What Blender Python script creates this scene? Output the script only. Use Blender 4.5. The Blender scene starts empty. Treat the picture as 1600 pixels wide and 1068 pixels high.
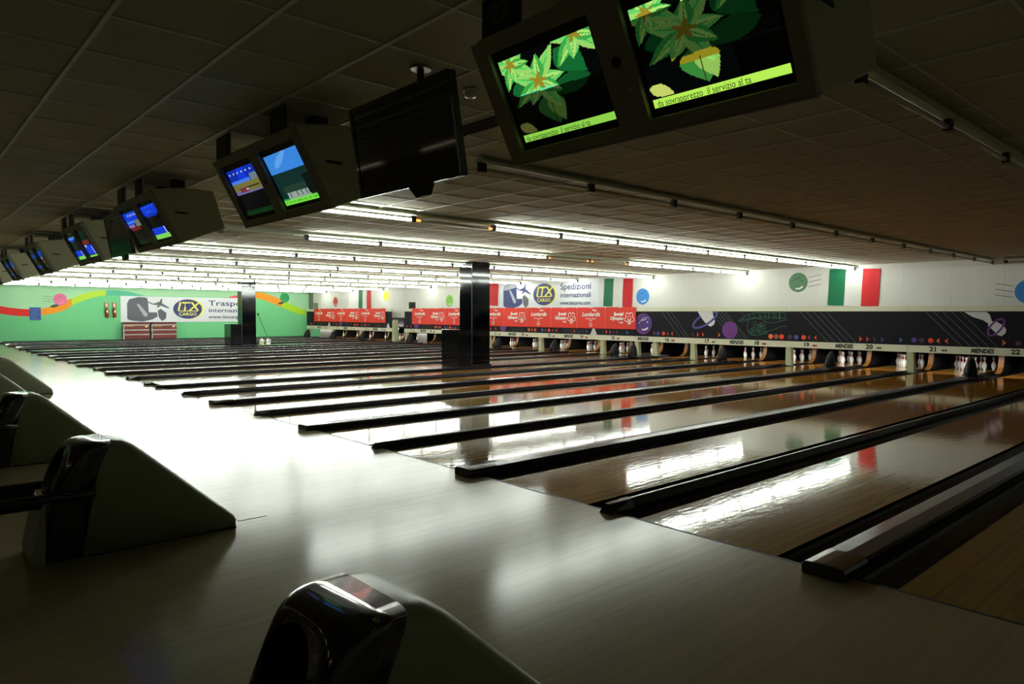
import bpy, bmesh, math, random
import numpy as np
from mathutils import Matrix, Vector

random.seed(7)
scene = bpy.context.scene
COL = scene.collection

# ------------------------------------------------------------------ camera
FPX = 1092.5459
YAW, PITCH, ROLL = 0.8384, -0.0394, 0.0045
CAMP = np.array([3.4257, -4.1075, 1.5035])
def _basis():
    cy, sy, cp, sp = math.cos(YAW), math.sin(YAW), math.cos(PITCH), math.sin(PITCH)
    fw = np.array([-sy * cp, cy * cp, sp]); r = np.array([cy, sy, 0.0]); u = np.cross(r, fw)
    cr, sr = math.cos(ROLL), math.sin(ROLL)
    return cr * r + sr * u, -sr * r + cr * u, fw
CR, CU, CF = _basis()
cam_d = bpy.data.cameras.new('camera'); cam = bpy.data.objects.new('camera', cam_d); COL.objects.link(cam)
cam_d.sensor_width = 36.0; cam_d.lens = 36.0 * FPX / 1600.0; cam_d.clip_start = 0.05; cam_d.clip_end = 200
cam.matrix_world = Matrix(((CR[0], CU[0], -CF[0], CAMP[0]), (CR[1], CU[1], -CF[1], CAMP[1]),
                           (CR[2], CU[2], -CF[2], CAMP[2]), (0, 0, 0, 1)))
scene.camera = cam

def at(U, V, ax, val):
    """where the sight line of a photograph pixel meets a real plane (axis = value)"""
    d = CF + (U - 800) / FPX * CR - (V - 534) / FPX * CU
    t = (val - CAMP[ax]) / d[ax]
    return CAMP + t * d

# ------------------------------------------------------------------ world, exposure, lamps
world = bpy.data.worlds.new('world'); scene.world = world; world.use_nodes = True
world.node_tree.nodes['Background'].inputs[0].default_value = (1.0, 0.86, 0.7, 1)
world.node_tree.nodes['Background'].inputs[1].default_value = 0.004
scene.view_settings.view_transform = 'Standard'
scene.view_settings.look = 'None'
scene.view_settings.exposure = 0.0
scene.view_settings.gamma = 1.0
scene.view_settings.use_curve_mapping = False
TUBE_L = 66.0

def area(name, loc, size, size_y, power, color, rot=(0, 0, 0)):
    l = bpy.data.lights.new(name, 'AREA'); l.shape = 'RECTANGLE'; l.size = size; l.size_y = size_y
    l.energy = power; l.color = color
    o = bpy.data.objects.new(name, l); o.location = loc; o.rotation_euler = rot; COL.objects.link(o); return o
# dim lamps of the seating area behind the photographer
for k in range(9):
    area('concourse_light', (-22 + 3.1 * k, -9.6, 2.88), 1.3, 0.12, 2.6, (1.0, 0.80, 0.58))
# the lamps inside the pinsetters that light the standing pins from behind the masking
for c in (-1.677, -5.032, -8.387, -11.2, -12.9, -15.737, -19.092, -22.447, -25.80, -30.397, -33.752, -37.107):
    w = 2.6 if c not in (-11.2, -12.9) else 1.0
    area('pin_light', (c, 16.42, 0.70), w, 0.05, 18.0 * w, (1.0, 0.97, 0.92), (math.radians(72), 0, 0))

# ------------------------------------------------------------------ materials
MATS = {}
def srgb(c):
    return tuple(((x / 255.0) / 12.92 if x / 255.0 <= 0.04045 else ((x / 255.0 + 0.055) / 1.055) ** 2.4) for x in c)

def mat(name, rgb, rough=0.5, metal=0.0, noise=0.0, nscale=(8, 8, 8), spec=0.5, bump=0.0, bscale=40.0,
        emis=None, coat=0.0, lin=False, coordinate='Object'):
    if name in MATS: return MATS[name]
    m = bpy.data.materials.new(name); m.use_nodes = True; MATS[name] = m
    nt = m.node_tree; b = nt.nodes['Principled BSDF']
    c = rgb if lin else srgb(rgb)
    b.inputs['Base Color'].default_value = (*c, 1)
    b.inputs['Roughness'].default_value = rough; b.inputs['Metallic'].default_value = metal
    b.inputs['Specular IOR Level'].default_value = spec
    b.inputs['Coat Weight'].default_value = coat
    if emis:
        b.inputs['Emission Color'].default_value = (*srgb(emis[0]), 1); b.inputs['Emission Strength'].default_value = emis[1]
    if noise or bump:
        tc = nt.nodes.new('ShaderNodeTexCoord'); mp = nt.nodes.new('ShaderNodeMapping')
        mp.inputs['Scale'].default_value = nscale
        nt.links.new(tc.outputs[coordinate], mp.inputs['Vector'])
        n = nt.nodes.new('ShaderNodeTexNoise'); n.inputs['Scale'].default_value = 1.0; n.inputs['Detail'].default_value = 4
        nt.links.new(mp.outputs[0], n.inputs['Vector'])
        if noise:
            r = nt.nodes.new('ShaderNodeMixRGB'); r.blend_type = 'MULTIPLY'; r.inputs[0].default_value = 1
            r.inputs[1].default_value = (*c, 1)
            mr = nt.nodes.new('ShaderNodeMapRange'); mr.inputs[1].default_value = 0.3; mr.inputs[2].default_value = 0.7
            mr.inputs[3].default_value = 1 - noise; mr.inputs[4].default_value = 1 + noise
            nt.links.new(n.outputs[0], mr.inputs[0]); nt.links.new(mr.outputs[0], r.inputs[2])
            nt.links.new(r.outputs[0], b.inputs['Base Color'])
        if bump:
            n2 = nt.nodes.new('ShaderNodeTexNoise'); n2.inputs['Scale'].default_value = bscale
            nt.links.new(tc.outputs[coordinate], n2.inputs['Vector'])
            bp = nt.nodes.new('ShaderNodeBump'); bp.inputs['Strength'].default_value = bump; bp.inputs['Distance'].default_value = 0.01
            nt.links.new(n2.outputs[0], bp.inputs['Height']); nt.links.new(bp.outputs[0], b.inputs['Normal'])
    return m

def wood_mat(name, stops, rough, board, bumpstr, length=1.1, tint=0.16, zones=None, coat=0.0, rnoise=0.06, spec=0.5):
    """strip flooring: narrow boards along Y, each with a tone of its own, fine grain, light relief"""
    m = bpy.data.materials.new(name); m.use_nodes = True; MATS[name] = m
    nt = m.node_tree; N = nt.nodes; Lk = nt.links; b = N['Principled BSDF']
    geo = N.new('ShaderNodeNewGeometry'); sep = N.new('ShaderNodeSeparateXYZ'); Lk.new(geo.outputs['Position'], sep.inputs[0])
    def math_(op, a, bb=None):
        q = N.new('ShaderNodeMath'); q.operation = op
        for i, v in enumerate((a, bb)):
            if v is None: continue
            if isinstance(v, (int, float)): q.inputs[i].default_value = v
            else: Lk.new(v, q.inputs[i])
        return q.outputs[0]
    bx = math_('FLOOR', math_('DIVIDE', sep.outputs[0], board))
    wn = N.new('ShaderNodeTexWhiteNoise'); wn.noise_dimensions = '1D'; Lk.new(bx, wn.inputs['W'])
    by = math_('FLOOR', math_('ADD', math_('DIVIDE', sep.outputs[1], length), math_('MULTIPLY', wn.outputs[0], 7.3)))
    cmb = N.new('ShaderNodeCombineXYZ'); Lk.new(bx, cmb.inputs[0]); Lk.new(by, cmb.inputs[1])
    wn2 = N.new('ShaderNodeTexWhiteNoise'); wn2.noise_dimensions = '3D'; Lk.new(cmb.outputs[0], wn2.inputs['Vector'])
    mp = N.new('ShaderNodeMapping'); mp.inputs['Scale'].default_value = (60, 1.6, 1); Lk.new(geo.outputs['Position'], mp.inputs['Vector'])
    gr = N.new('ShaderNodeTexNoise'); gr.inputs['Scale'].default_value = 1.0; gr.inputs['Detail'].default_value = 5; Lk.new(mp.outputs[0], gr.inputs['Vector'])
    big = N.new('ShaderNodeTexNoise'); big.inputs['Scale'].default_value = 0.7; Lk.new(geo.outputs['Position'], big.inputs['Vector'])
    f = math_('ADD', math_('MULTIPLY', math_('SUBTRACT', wn2.outputs[0], 0.5), tint * 2),
              math_('ADD', math_('MULTIPLY', math_('SUBTRACT', gr.outputs[0], 0.5), tint * 2.2), math_('MULTIPLY', math_('SUBTRACT', big.outputs[0], 0.5), tint)))
    val = math_('ADD', 1.0, f)
    if zones:
        # colour changes along the lane: maple heads, pine, maple pin deck (ragged dovetail joint)
        ramp = N.new('ShaderNodeValToRGB'); ramp.color_ramp.interpolation = 'CONSTANT'
        yy = math_('DIVIDE', math_('ADD', sep.outputs[1], math_('MULTIPLY', math_('GREATER_THAN', math_('FRACT', math_('DIVIDE', bx, 2)), 0.3), 0.35)), 20.0)
        el = ramp.color_ramp.elements
        el[0].position = 0; el[0].color = (*srgb(zones[0][1]), 1)
        el[1].position = zones[1][0] / 20.0; el[1].color = (*srgb(zones[1][1]), 1)
        for p, c in zones[2:]:
            e = el.new(p / 20.0); e.color = (*srgb(c), 1)
        Lk.new(yy, ramp.inputs[0]); base = ramp.outputs[0]
    else:
        rg = N.new('ShaderNodeRGB'); rg.outputs[0].default_value = (*srgb(stops), 1); base = rg.outputs[0]
    mul = N.new('ShaderNodeMixRGB'); mul.blend_type = 'MULTIPLY'; mul.inputs[0].default_value = 1
    Lk.new(base, mul.inputs[1]); Lk.new(val, mul.inputs[2]); Lk.new(mul.outputs[0], b.inputs['Base Color'])
    rr = N.new('ShaderNodeMapRange'); rr.inputs[3].default_value = max(0.02, rough - rnoise); rr.inputs[4].default_value = rough + rnoise
    Lk.new(big.outputs[0], rr.inputs[0]); Lk.new(rr.outputs[0], b.inputs['Roughness'])
    b.inputs['Coat Weight'].default_value = coat; b.inputs['Coat Roughness'].default_value = 0.05
    b.inputs['Specular IOR Level'].default_value = spec
    if bumpstr:
        mp2 = N.new('ShaderNodeMapping'); mp2.inputs['Scale'].default_value = (22, 5.0, 1); Lk.new(geo.outputs['Position'], mp2.inputs['Vector'])
        g2 = N.new('ShaderNodeTexNoise'); g2.inputs['Scale'].default_value = 1.0; g2.inputs['Detail'].default_value = 3; Lk.new(mp2.outputs[0], g2.inputs['Vector'])
        bp = N.new('ShaderNodeBump'); bp.inputs['Strength'].default_value = bumpstr; bp.inputs['Distance'].default_value = 0.002
        Lk.new(g2.outputs[0], bp.inputs['Height']); Lk.new(bp.outputs[0], b.inputs['Normal'])
    return m

M_APP = wood_mat('approach_maple', (156, 144, 110), 0.17, 0.0273, 0.22, 1.6, 0.07, rnoise=0.03, spec=.45)
M_LANE = wood_mat('lane_boards', None, 0.065, 0.0273, 0.35, 2.4, 0.14,
                  zones=[(0, (140, 114, 66)), (4.6, (152, 102, 38)), (17.9, (186, 150, 86))], rnoise=0.03)
M_CEILT = mat('ceiling_tile_mineral', (184, 179, 157), 0.9, noise=0.05, nscale=(1.3, 1.3, 1), bump=0.25, bscale=90, coordinate='Object')
M_GRID = mat('ceiling_grid_white', (206, 204, 192), 0.5)
M_DARK = mat('black_void', (12, 12, 12), 0.8)
M_SUB = mat('subfloor_dark', (30, 28, 26), 0.8)
M_GUT = mat('gutter_plastic', (34, 33, 38), 0.35, noise=0.1)
M_CAP = mat('capping_dark_plastic', (36, 33, 38), 0.22, noise=0.06, nscale=(4, 1, 1))
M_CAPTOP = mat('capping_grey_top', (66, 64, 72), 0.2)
M_BLK = mat('black_gloss', (10, 10, 14), 0.12, coat=0.5)
M_BLKP = mat('black_plastic', (16, 16, 19), 0.4)
M_WHITEW = mat('white_wall_paint', (226, 226, 220), 0.7, noise=0.03, nscale=(1, 1, 1))
M_GREEN = mat('green_wall_paint', (116, 206, 144), 0.75, noise=0.03, nscale=(1, 1, 1))
M_GREENP = mat('pale_green_paint', (172, 224, 178), 0.75)
M_CREAM = mat('cream_laminate', (214, 214, 190), 0.4)
M_CREAMG = mat('cream_green_post', (178, 184, 148), 0.5)
M_MASK = mat('mask_charcoal', (30, 27, 35), 0.6, noise=0.05, spec=.12)
M_RED = mat('red_banner', (222, 44, 26), 0.6, emis=None)
M_WHITEP = mat('white_print', (240, 238, 232), 0.6)
M_BANW = mat('white_vinyl', (226, 230, 236), 0.5)
M_INK = mat('black_ink', (16, 16, 18), 0.5)
M_KICK = mat('brown_kickback_wood', (118, 78, 30), 0.45, noise=0.2, nscale=(6, 6, 1.5))
M_PIN = mat('pin_white', (238, 238, 232), 0.25, coat=0.3)
M_PINR = mat('pin_red', (200, 18, 34), 0.35)
M_HOODG = mat('hood_pale_green', (150, 160, 132), 0.35, noise=0.02)
M_HOODD = mat('hood_dark_purple', (24, 18, 34), 0.14, coat=0.6)
M_MON = mat('monitor_housing_grey', (150, 142, 130), 0.5)
M_MONS = mat('monitor_side_green_grey', (176, 178, 146), 0.6)
M_SCRB = mat('crt_black_surround', (6, 6, 7), 0.12)
M_STEEL = mat('steel', (150, 150, 155), 0.3, metal=0.9)
M_BATT = mat('batten_enamel', (176, 186, 160), 0.45)
M_OFF = mat('unlit_tube', (196, 196, 176), 0.25)
M_ORANGE = mat('tube_end_glow', (255, 150, 70), 0.5, emis=((255, 150, 70), 2.5))
M_TUBE = mat('lit_tube', (255, 255, 255), 0.5, emis=((246, 255, 246), TUBE_L))
M_COLUMN = mat('column_black_laminate', (5, 6, 11), 0.07)
M_COLUMN.node_tree.nodes['Principled BSDF'].inputs['Coat Roughness'].default_value = 0.08
def flat(name, c, r=0.55): return mat(name, c, r)

def screen_mat():
    m = bpy.data.materials.new('screen_picture'); m.use_nodes = True
    nt = m.node_tree; b = nt.nodes['Principled BSDF']; b.inputs['Base Color'].default_value = (0.005, 0.005, 0.005, 1)
    b.inputs['Roughness'].default_value = 0.15
    a = nt.nodes.new('ShaderNodeVertexColor'); a.layer_name = 'Col'
    nt.links.new(a.outputs[0], b.inputs['Emission Color']); b.inputs['Emission Strength'].default_value = 0.9
    return m
M_SCR = screen_mat()

# ------------------------------------------------------------------ mesh helpers
class MB:
    def __init__(s): s.v = []; s.f = []; s.sm = []
    def add(s, vs, fs, smooth=False):
        o = len(s.v); s.v += [tuple(map(float, p)) for p in vs]
        for f in fs: s.f.append(tuple(i + o for i in f)); s.sm.append(smooth)
        return s
    def box(s, x0, x1, y0, y1, z0, z1):
        v = [(x, y, z) for z in (z0, z1) for y in (y0, y1) for x in (x0, x1)]
        return s.add(v, [(0, 2, 3, 1), (4, 5, 7, 6), (0, 1, 5, 4), (2, 6, 7, 3), (0, 4, 6, 2), (1, 3, 7, 5)])
    def prism(s, pts, a0, a1, axis):
        """closed outline in the two other axes (in x,y,z order), extruded along axis"""
        n = len(pts); vs = []
        for a in (a0, a1):
            for p, q in pts:
                vs.append((a, p, q) if axis == 0 else (p, a, q) if axis == 1 else (p, q, a))
        fs = [tuple(range(n)), tuple(range(2 * n - 1, n - 1, -1))] + [(i, i + n, (i + 1) % n + n, (i + 1) % n) for i in range(n)]
        return s.add(vs, fs)
    def lathe(s, prof, seg=16, c=(0, 0, 0), smooth=True):
        vs = []; n = len(prof)
        for i in range(seg):
            a = 2 * math.pi * i / seg
            for r, z in prof: vs.append((c[0] + r * math.cos(a), c[1] + r * math.sin(a), c[2] + z))
        fs = []
        for i in range(seg):
            j = (i + 1) % seg
            for k in range(n - 1): fs.append((i * n + k, j * n + k, j * n + k + 1, i * n + k + 1))
        s.add(vs, fs, smooth)
        s.add([vs[i * n] for i in range(seg)], [tuple(range(seg - 1, -1, -1))])
        s.add([vs[i * n + n - 1] for i in range(seg)], [tuple(range(seg))])
        return s
    def tube(s, pts, r, seg=8, smooth=True):
        pts = [Vector(p) for p in pts]; rings = []
        for i, p in enumerate(pts):
            d = (pts[min(i + 1, len(pts) - 1)] - pts[max(i - 1, 0)]).normalized()
            a = d.orthogonal().normalized(); a = Vector((0, 0, 1)).cross(d) if abs(d.z) < 0.95 else a
            a.normalize(); b = d.cross(a)
            rr = r[i] if isinstance(r, (list, tuple)) else r
            rings.append([p + a * rr * math.cos(2 * math.pi * k / seg) + b * rr * math.sin(2 * math.pi * k / seg) for k in range(seg)])
        return s.loft(rings, smooth)
    def loft(s, rings, smooth=True, caps=(True, True)):
        n = len(rings[0]); vs = [p for r in rings for p in r]; fs = []
        for i in range(len(rings) - 1):
            for k in range(n):
                fs.append((i * n + k, i * n + (k + 1) % n, (i + 1) * n + (k + 1) % n, (i + 1) * n + k))
        s.add(vs, fs, smooth)
        if caps[0]: s.add(rings[0], [tuple(range(n - 1, -1, -1))])
        if caps[1]: s.add(rings[-1], [tuple(range(n))])
        return s
    def mesh(s, name, m, fix=True):
        me = bpy.data.meshes.new(name); me.from_pydata(s.v, [], s.f)
        me.polygons.foreach_set('use_smooth', s.sm)
        if m: me.materials.append(m)
        if fix:
            bm = bmesh.new(); bm.from_mesh(me); bmesh.ops.remove_doubles(bm, verts=bm.verts, dist=1e-5)
            bmesh.ops.recalc_face_normals(bm, faces=bm.faces); bm.to_mesh(me); bm.free()
        me.update(); return me

def link(name, data, parent=None, M=None):
    o = bpy.data.objects.new(name, data); COL.objects.link(o)
    if parent: o.parent = parent
    if M is not None: o.matrix_local = M
    return o
def obj(name, mb, m, parent=None, M=None, bevel=0, seg=2):
    o = link(name, mb.mesh(name, m) if isinstance(mb, MB) else mb, parent, M)
    if bevel:
        me = o.data; bm = bmesh.new(); bm.from_mesh(me)
        es = [e for e in bm.edges if len(e.link_faces) == 2 and e.calc_face_angle(0) > 0.4]
        bmesh.ops.bevel(bm, geom=es, offset=bevel, segments=seg, profile=0.5, affect='EDGES', clamp_overlap=True)
        for f in bm.faces: f.smooth = False
        bm.to_mesh(me); bm.free()
    return o
def tag(o, label, cat, group=None):
    o['label'] = label; o['category'] = cat
    if group: o['group'] = group
    return o
def thing(name, loc, label, cat, group=None, rz=0):
    o = bpy.data.objects.new(name, None); COL.objects.link(o); o.location = loc; o.rotation_euler = (0, 0, rz)
    o.empty_display_size = 0.1
    return tag(o, label, cat, group)
def struct(name, mb, m, parent=None):
    o = obj(name, mb, m, parent)
    if parent is None: o['kind'] = 'structure'
    return o
def children_of(o): return [c for c in CH.get(o.name, [])]
def copy_tree(o, loc, label=None, group=None):
    r = o.copy(); COL.objects.link(r); r.location = loc
    if label: r['label'] = label
    if group: r['group'] = group
    for ch in o.children:
        c = ch.copy(); COL.objects.link(c); c.parent = r
        for g in ch.children:
            d = g.copy(); COL.objects.link(d); d.parent = c
    return r

TXT = {}
def text_mesh(s, size, m, bold=0.0, shear=0.0, align='CENTER', sx=1.0):
    key = (s, size, m.name, bold, shear, align, sx)
    if key in TXT: return TXT[key]
    c = bpy.data.curves.new('t', 'FONT'); c.body = s; c.size = size; c.offset = bold; c.shear = shear
    c.align_x = align; c.align_y = 'CENTER'; c.resolution_u = 3
    t = bpy.data.objects.new('t', c); COL.objects.link(t)
    me = bpy.data.meshes.new_from_object(t.evaluated_get(bpy.context.evaluated_depsgraph_get())); bpy.data.objects.remove(t)
    me.materials.clear(); me.materials.append(m); me.name = 'lettering'
    for v in me.vertices: v.co.x *= sx
    TXT[key] = me; return me

# frames for flat print: local x = right, local y = up, local z = towards the viewer
def F_back(x, y, z): return Matrix.Translation((x, y, z)) @ Matrix.Rotation(math.pi / 2, 4, 'X')
def F_left(x, y, z): return Matrix.Translation((x, y, z)) @ Matrix.Rotation(math.pi / 2, 4, 'Z') @ Matrix.Rotation(math.pi / 2, 4, 'X')
def T(x, y, z=0): return Matrix.Translation((x, y, z))
def sheet(name, pts, m, parent, M, z=0.0, th=0.0015):
    """a flat printed shape with a paper's thickness"""
    return obj(name, MB().prism([(p[0], p[1]) for p in pts], z, z + th, 2), m, parent, M)
def letters(s, size, m, parent, M, name='lettering', **k):
    return link(name, text_mesh(s, size, m, **k), parent, M)
def ell(cx, cy, rx, ry=None, n=28, rot=0, a0=0, a1=2 * math.pi):
    ry = ry or rx; c, s = math.cos(rot), math.sin(rot); out = []
    for i in range(n):
        a = a0 + (a1 - a0) * i / (n if abs(a1 - a0 - 2 * math.pi) < 1e-6 else n - 1)
        x, y = rx * math.cos(a), ry * math.sin(a); out.append((cx + x * c - y * s, cy + x * s + y * c))
    return out
def band(pts, w):
    """outline of a line with width w along pts (2D)"""
    L = []; R = []
    for i, p in enumerate(pts):
        a = pts[max(i - 1, 0)]; b = pts[min(i + 1, len(pts) - 1)]
        dx, dy = b[0] - a[0], b[1] - a[1]; l = math.hypot(dx, dy) or 1
        nx, ny = -dy / l * w / 2, dx / l * w / 2
        L.append((p[0] + nx, p[1] + ny)); R.append((p[0] - nx, p[1] - ny))
    return L, R
def line_mb(mb, pts, w, z0, th=0.0015):
    L, R = band(pts, w); n = len(pts)
    vs = [(x, y, z0 + th) for x, y in L] + [(x, y, z0 + th) for x, y in R] + [(x, y, z0) for x, y in L] + [(x, y, z0) for x, y in R]
    fs = []
    for i in range(n - 1):
        fs += [(i, i + 1, n + i + 1, n + i), (2 * n + i, 3 * n + i, 3 * n + i + 1, 2 * n + i + 1),
               (i, 2 * n + i, 2 * n + i + 1, i + 1), (n + i, n + i + 1, 3 * n + i + 1, 3 * n + i)]
    mb.add(vs, fs); return mb

ONES = 'zero one two three four five six seven eight nine ten eleven twelve thirteen fourteen fifteen sixteen seventeen eighteen nineteen twenty'.split()
def nw(n):
    n = int(n); return ONES[n] if n <= 20 else 'twenty-' + ONES[n - 20]

# ------------------------------------------------------------------ layout
P, LW, GN = 3.3548, 1.066, 0.2577
GW = (P - 2 * LW - 2 * GN) / 2
E1, E2 = 0.64, 1.2
LANE = {26: GN + P + LW + 2 * GW, 25: GN + P, 24: GN + LW + 2 * GW, 23: GN}
NAR = [(P, 2 * GN, '24', '25'), (0.0, 2 * GN, '22', '23')]          # centre, width of the low divider
WID = [(1.5 * P, 2 * GW, '25', '26'), (0.5 * P, 2 * GW, '23', '24')]
x = 0.0; n = 22; PAIRC = {12: 0.5 * P}
GAPS = []
while n >= 1:
    LANE[n] = x - GN - LW
    mid = 2 * GW + (E1 if n == 16 else 0)
    LANE[n - 1] = LANE[n] - mid - LW
    c = LANE[n] - mid / 2
    PAIRC[n // 2] = c
    if n == 16: GAPS.append((LANE[n] - mid, LANE[n], '15', '16'))
    else: WID.append((c, mid, str(n - 1), str(n)))
    x = LANE[n - 1] - GN
    if n == 8:
        GAPS.append((x - E2 - GN, x + GN, '6', '7')); x -= E2
    elif n > 2: NAR.append((x, 2 * GN, str(n - 2), str(n - 1)))
    else: NAR.append((x, 2 * GN, '0', '1'))
    n -= 2
XL, XR = -39.5, 6.95
YF, YB = -12.0, 16.6
ZC = 2.95
YM = 16.13

# ------------------------------------------------------------------ setting
fl = struct('floor', MB().box(XL, XR, YF, 0.0, -0.12, 0.0), M_APP)
obj('foul_line', MB().box(XL + .02, XR - .02, -0.012, 0.012, 0.0, 0.0012), M_INK, fl)
# access hatch cut in the approach
hp = at(388, 806, 2, 0)
obj('floor_hatch', MB().box(hp[0] - .1, hp[0] + .08, hp[1] - .10, hp[1] + .10, 0.0, 0.002), M_APP, fl)
obj('hatch_gap', MB().box(hp[0] - .103, hp[0] - .1, hp[1] - .103, hp[1] + .103, 0.0, 0.0022).box(hp[0] + .08, hp[0] + .083, hp[1] - .103, hp[1] + .103, 0.0, 0.0022).box(hp[0] - .1, hp[0] + .08, hp[1] - .103, hp[1] - .1, 0.0, .0022), M_SUB, fl)
struct('floor', MB().box(XL, XR, 0.0, 20.2, -0.22, -0.12), M_SUB)
# left wall with its painted ribbon
wl = struct('wall_left', MB().box(XL - .15, XL, YF, 20.2, -0.1, ZC + .1), M_GREEN)
struct('wall_right', MB().box(XR, XR + .15, YF, 20.2, -0.1, ZC + .1), mat('right_wall_paint', (150, 146, 134), .8))
struct('wall_front', MB().box(XL, XR, YF - .15, YF, -0.1, ZC + .1), mat('front_wall_paint', (96, 84, 70), .8))
# wall over the pins: painted boards with open joints
wb = struct('wall_back', MB().box(XL, XR, YB + .02, YB + .15, 1.3, ZC + .1), mat('wall_joint_grey', (120, 120, 114), .8))
px0 = -1.333; k0 = int((XL - px0) / 1.172) - 1
pm = MB().box(0, 1.168, 0, 0.02, 1.3, ZC).mesh('wall_panel', M_WHITEW)
for k in range(k0, 8):
    a = px0 + k * 1.172
    if a < XL or a + 1.168 > XR: continue
    link('wall_panel', pm, wb, T(a, YB, 0))
struct('wall_back', MB().box(XL, XR, 20.0, 20.15, -0.1, ZC + .1), M_DARK)

# ceiling: grid bars and lay-in tiles
GX0, GY0, TS = -0.475, -3.26, 0.6
ce = struct('ceiling', MB().box(XL, XR, YF, 20.2, ZC + .03, ZC + .12), M_GRID)
gb = MB()
for k in range(-66, 14):
    xx = GX0 + k * TS
    if XL < xx < XR: gb.box(xx - .008, xx + .008, YF, YB, ZC - .002, ZC + .03)
for k in range(-16, 35):
    yy = GY0 + k * TS
    if YF < yy < YB: gb.box(XL, XR, yy - .012, yy + .012, ZC - .0035, ZC + .03)
obj('ceiling_grid', gb, M_GRID, ce)
def pix(p):
    d = np.array(p) - CAMP; z = d @ CF
    return (None if z < 0.1 else (800 + FPX * (d @ CR) / z, 534 - FPX * (d @ CU) / z))
tiles = []
for i in range(-66, 13):
    for j in range(-16, 34):
        xa, ya = GX0 + i * TS, GY0 + j * TS
        xb, yb = min(xa + TS, XR), min(ya + TS, YB); xa = max(xa, XL); ya = max(ya, YF)
        if xb - xa < .05 or yb - ya < .05: continue
        q = [pix((a, b, ZC)) for a, b in ((xa, ya), (xb, ya), (xb, yb), (xa, yb))]
        ar = 0
        if all(q):
            cx = sum(p[0] for p in q) / 4; cy = sum(p[1] for p in q) / 4
            if -60 < cx < 1660 and -60 < cy < 1068:
                ar = abs(sum(q[k][0] * q[(k + 1) % 4][1] - q[(k + 1) % 4][0] * q[k][1] for k in range(4))) / 2
        tiles.append((ar, xa, xb, ya, yb))
tiles.sort(key=lambda t: -t[0])
tm = {}
rest = MB()
for i, (ar, xa, xb, ya, yb) in enumerate(tiles):
    dz = .004 + random.choice((0, 0, .001, .002, .003))
    if i < 300 and ar > 0:
        key = (round(xb - xa, 3), round(yb - ya, 3))
        if key not in tm:
            w, h = xb - xa - .004, yb - ya - .004
            m_ = MB().box(.002, w, .002, h, .008, .026)
            m_.add([(.010, .010, .0), (w - .008, .010, 0), (w - .008, h - .008, 0), (.010, h - .008, 0),
                    (.002, .002, .008), (w, .002, .008), (w, h, .008), (.002, h, .008)],
                   [(0, 1, 2, 3), (0, 1, 5, 4), (1, 2, 6, 5), (2, 3, 7, 6), (3, 0, 4, 7)])
            tm[key] = m_.mesh('ceiling_tile', M_CEILT)
        link('ceiling_tile', tm[key], ce, T(xa, ya, ZC + dz))
    else:
        rest.box(xa + .006, xb - .006, ya + .006, yb - .006, ZC + dz, ZC + .028)
r_ = link('ceiling_tile', rest.mesh('ceiling_tile', M_CEILT, fix=False), ce); r_['kind'] = 'stuff'

# ------------------------------------------------------------------ lanes and dividers
lane_me = MB().box(0, LW, 0.002, 19.9, -0.12, 0.0).mesh('bowling_lane', M_LANE)
lane_me.materials.append(flat('lane_edge_dark', (60, 48, 34)))
for p_ in lane_me.polygons:
    if abs(p_.normal.z) < .5: p_.material_index = 1
for n_, lx in LANE.items():
    o = link('bowling_lane', lane_me); o.location = (lx, 0, 0)
    if n_ > 24: lab = 'unlit polished wooden lane at the far right, %s in from the right wall' % ('first' if n_ == 26 else 'second')
    elif n_ > 22: lab = 'polished wooden lane at the right, %s' % ('right of the wide divider nearest the camera' if n_ == 24 else 'left of the wide divider nearest the camera')
    else: lab = 'polished wooden bowling lane running up to the pins under number ' + nw(n_)
    tag(o, lab, 'bowling lane', 'bowling lanes side by side')

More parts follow.
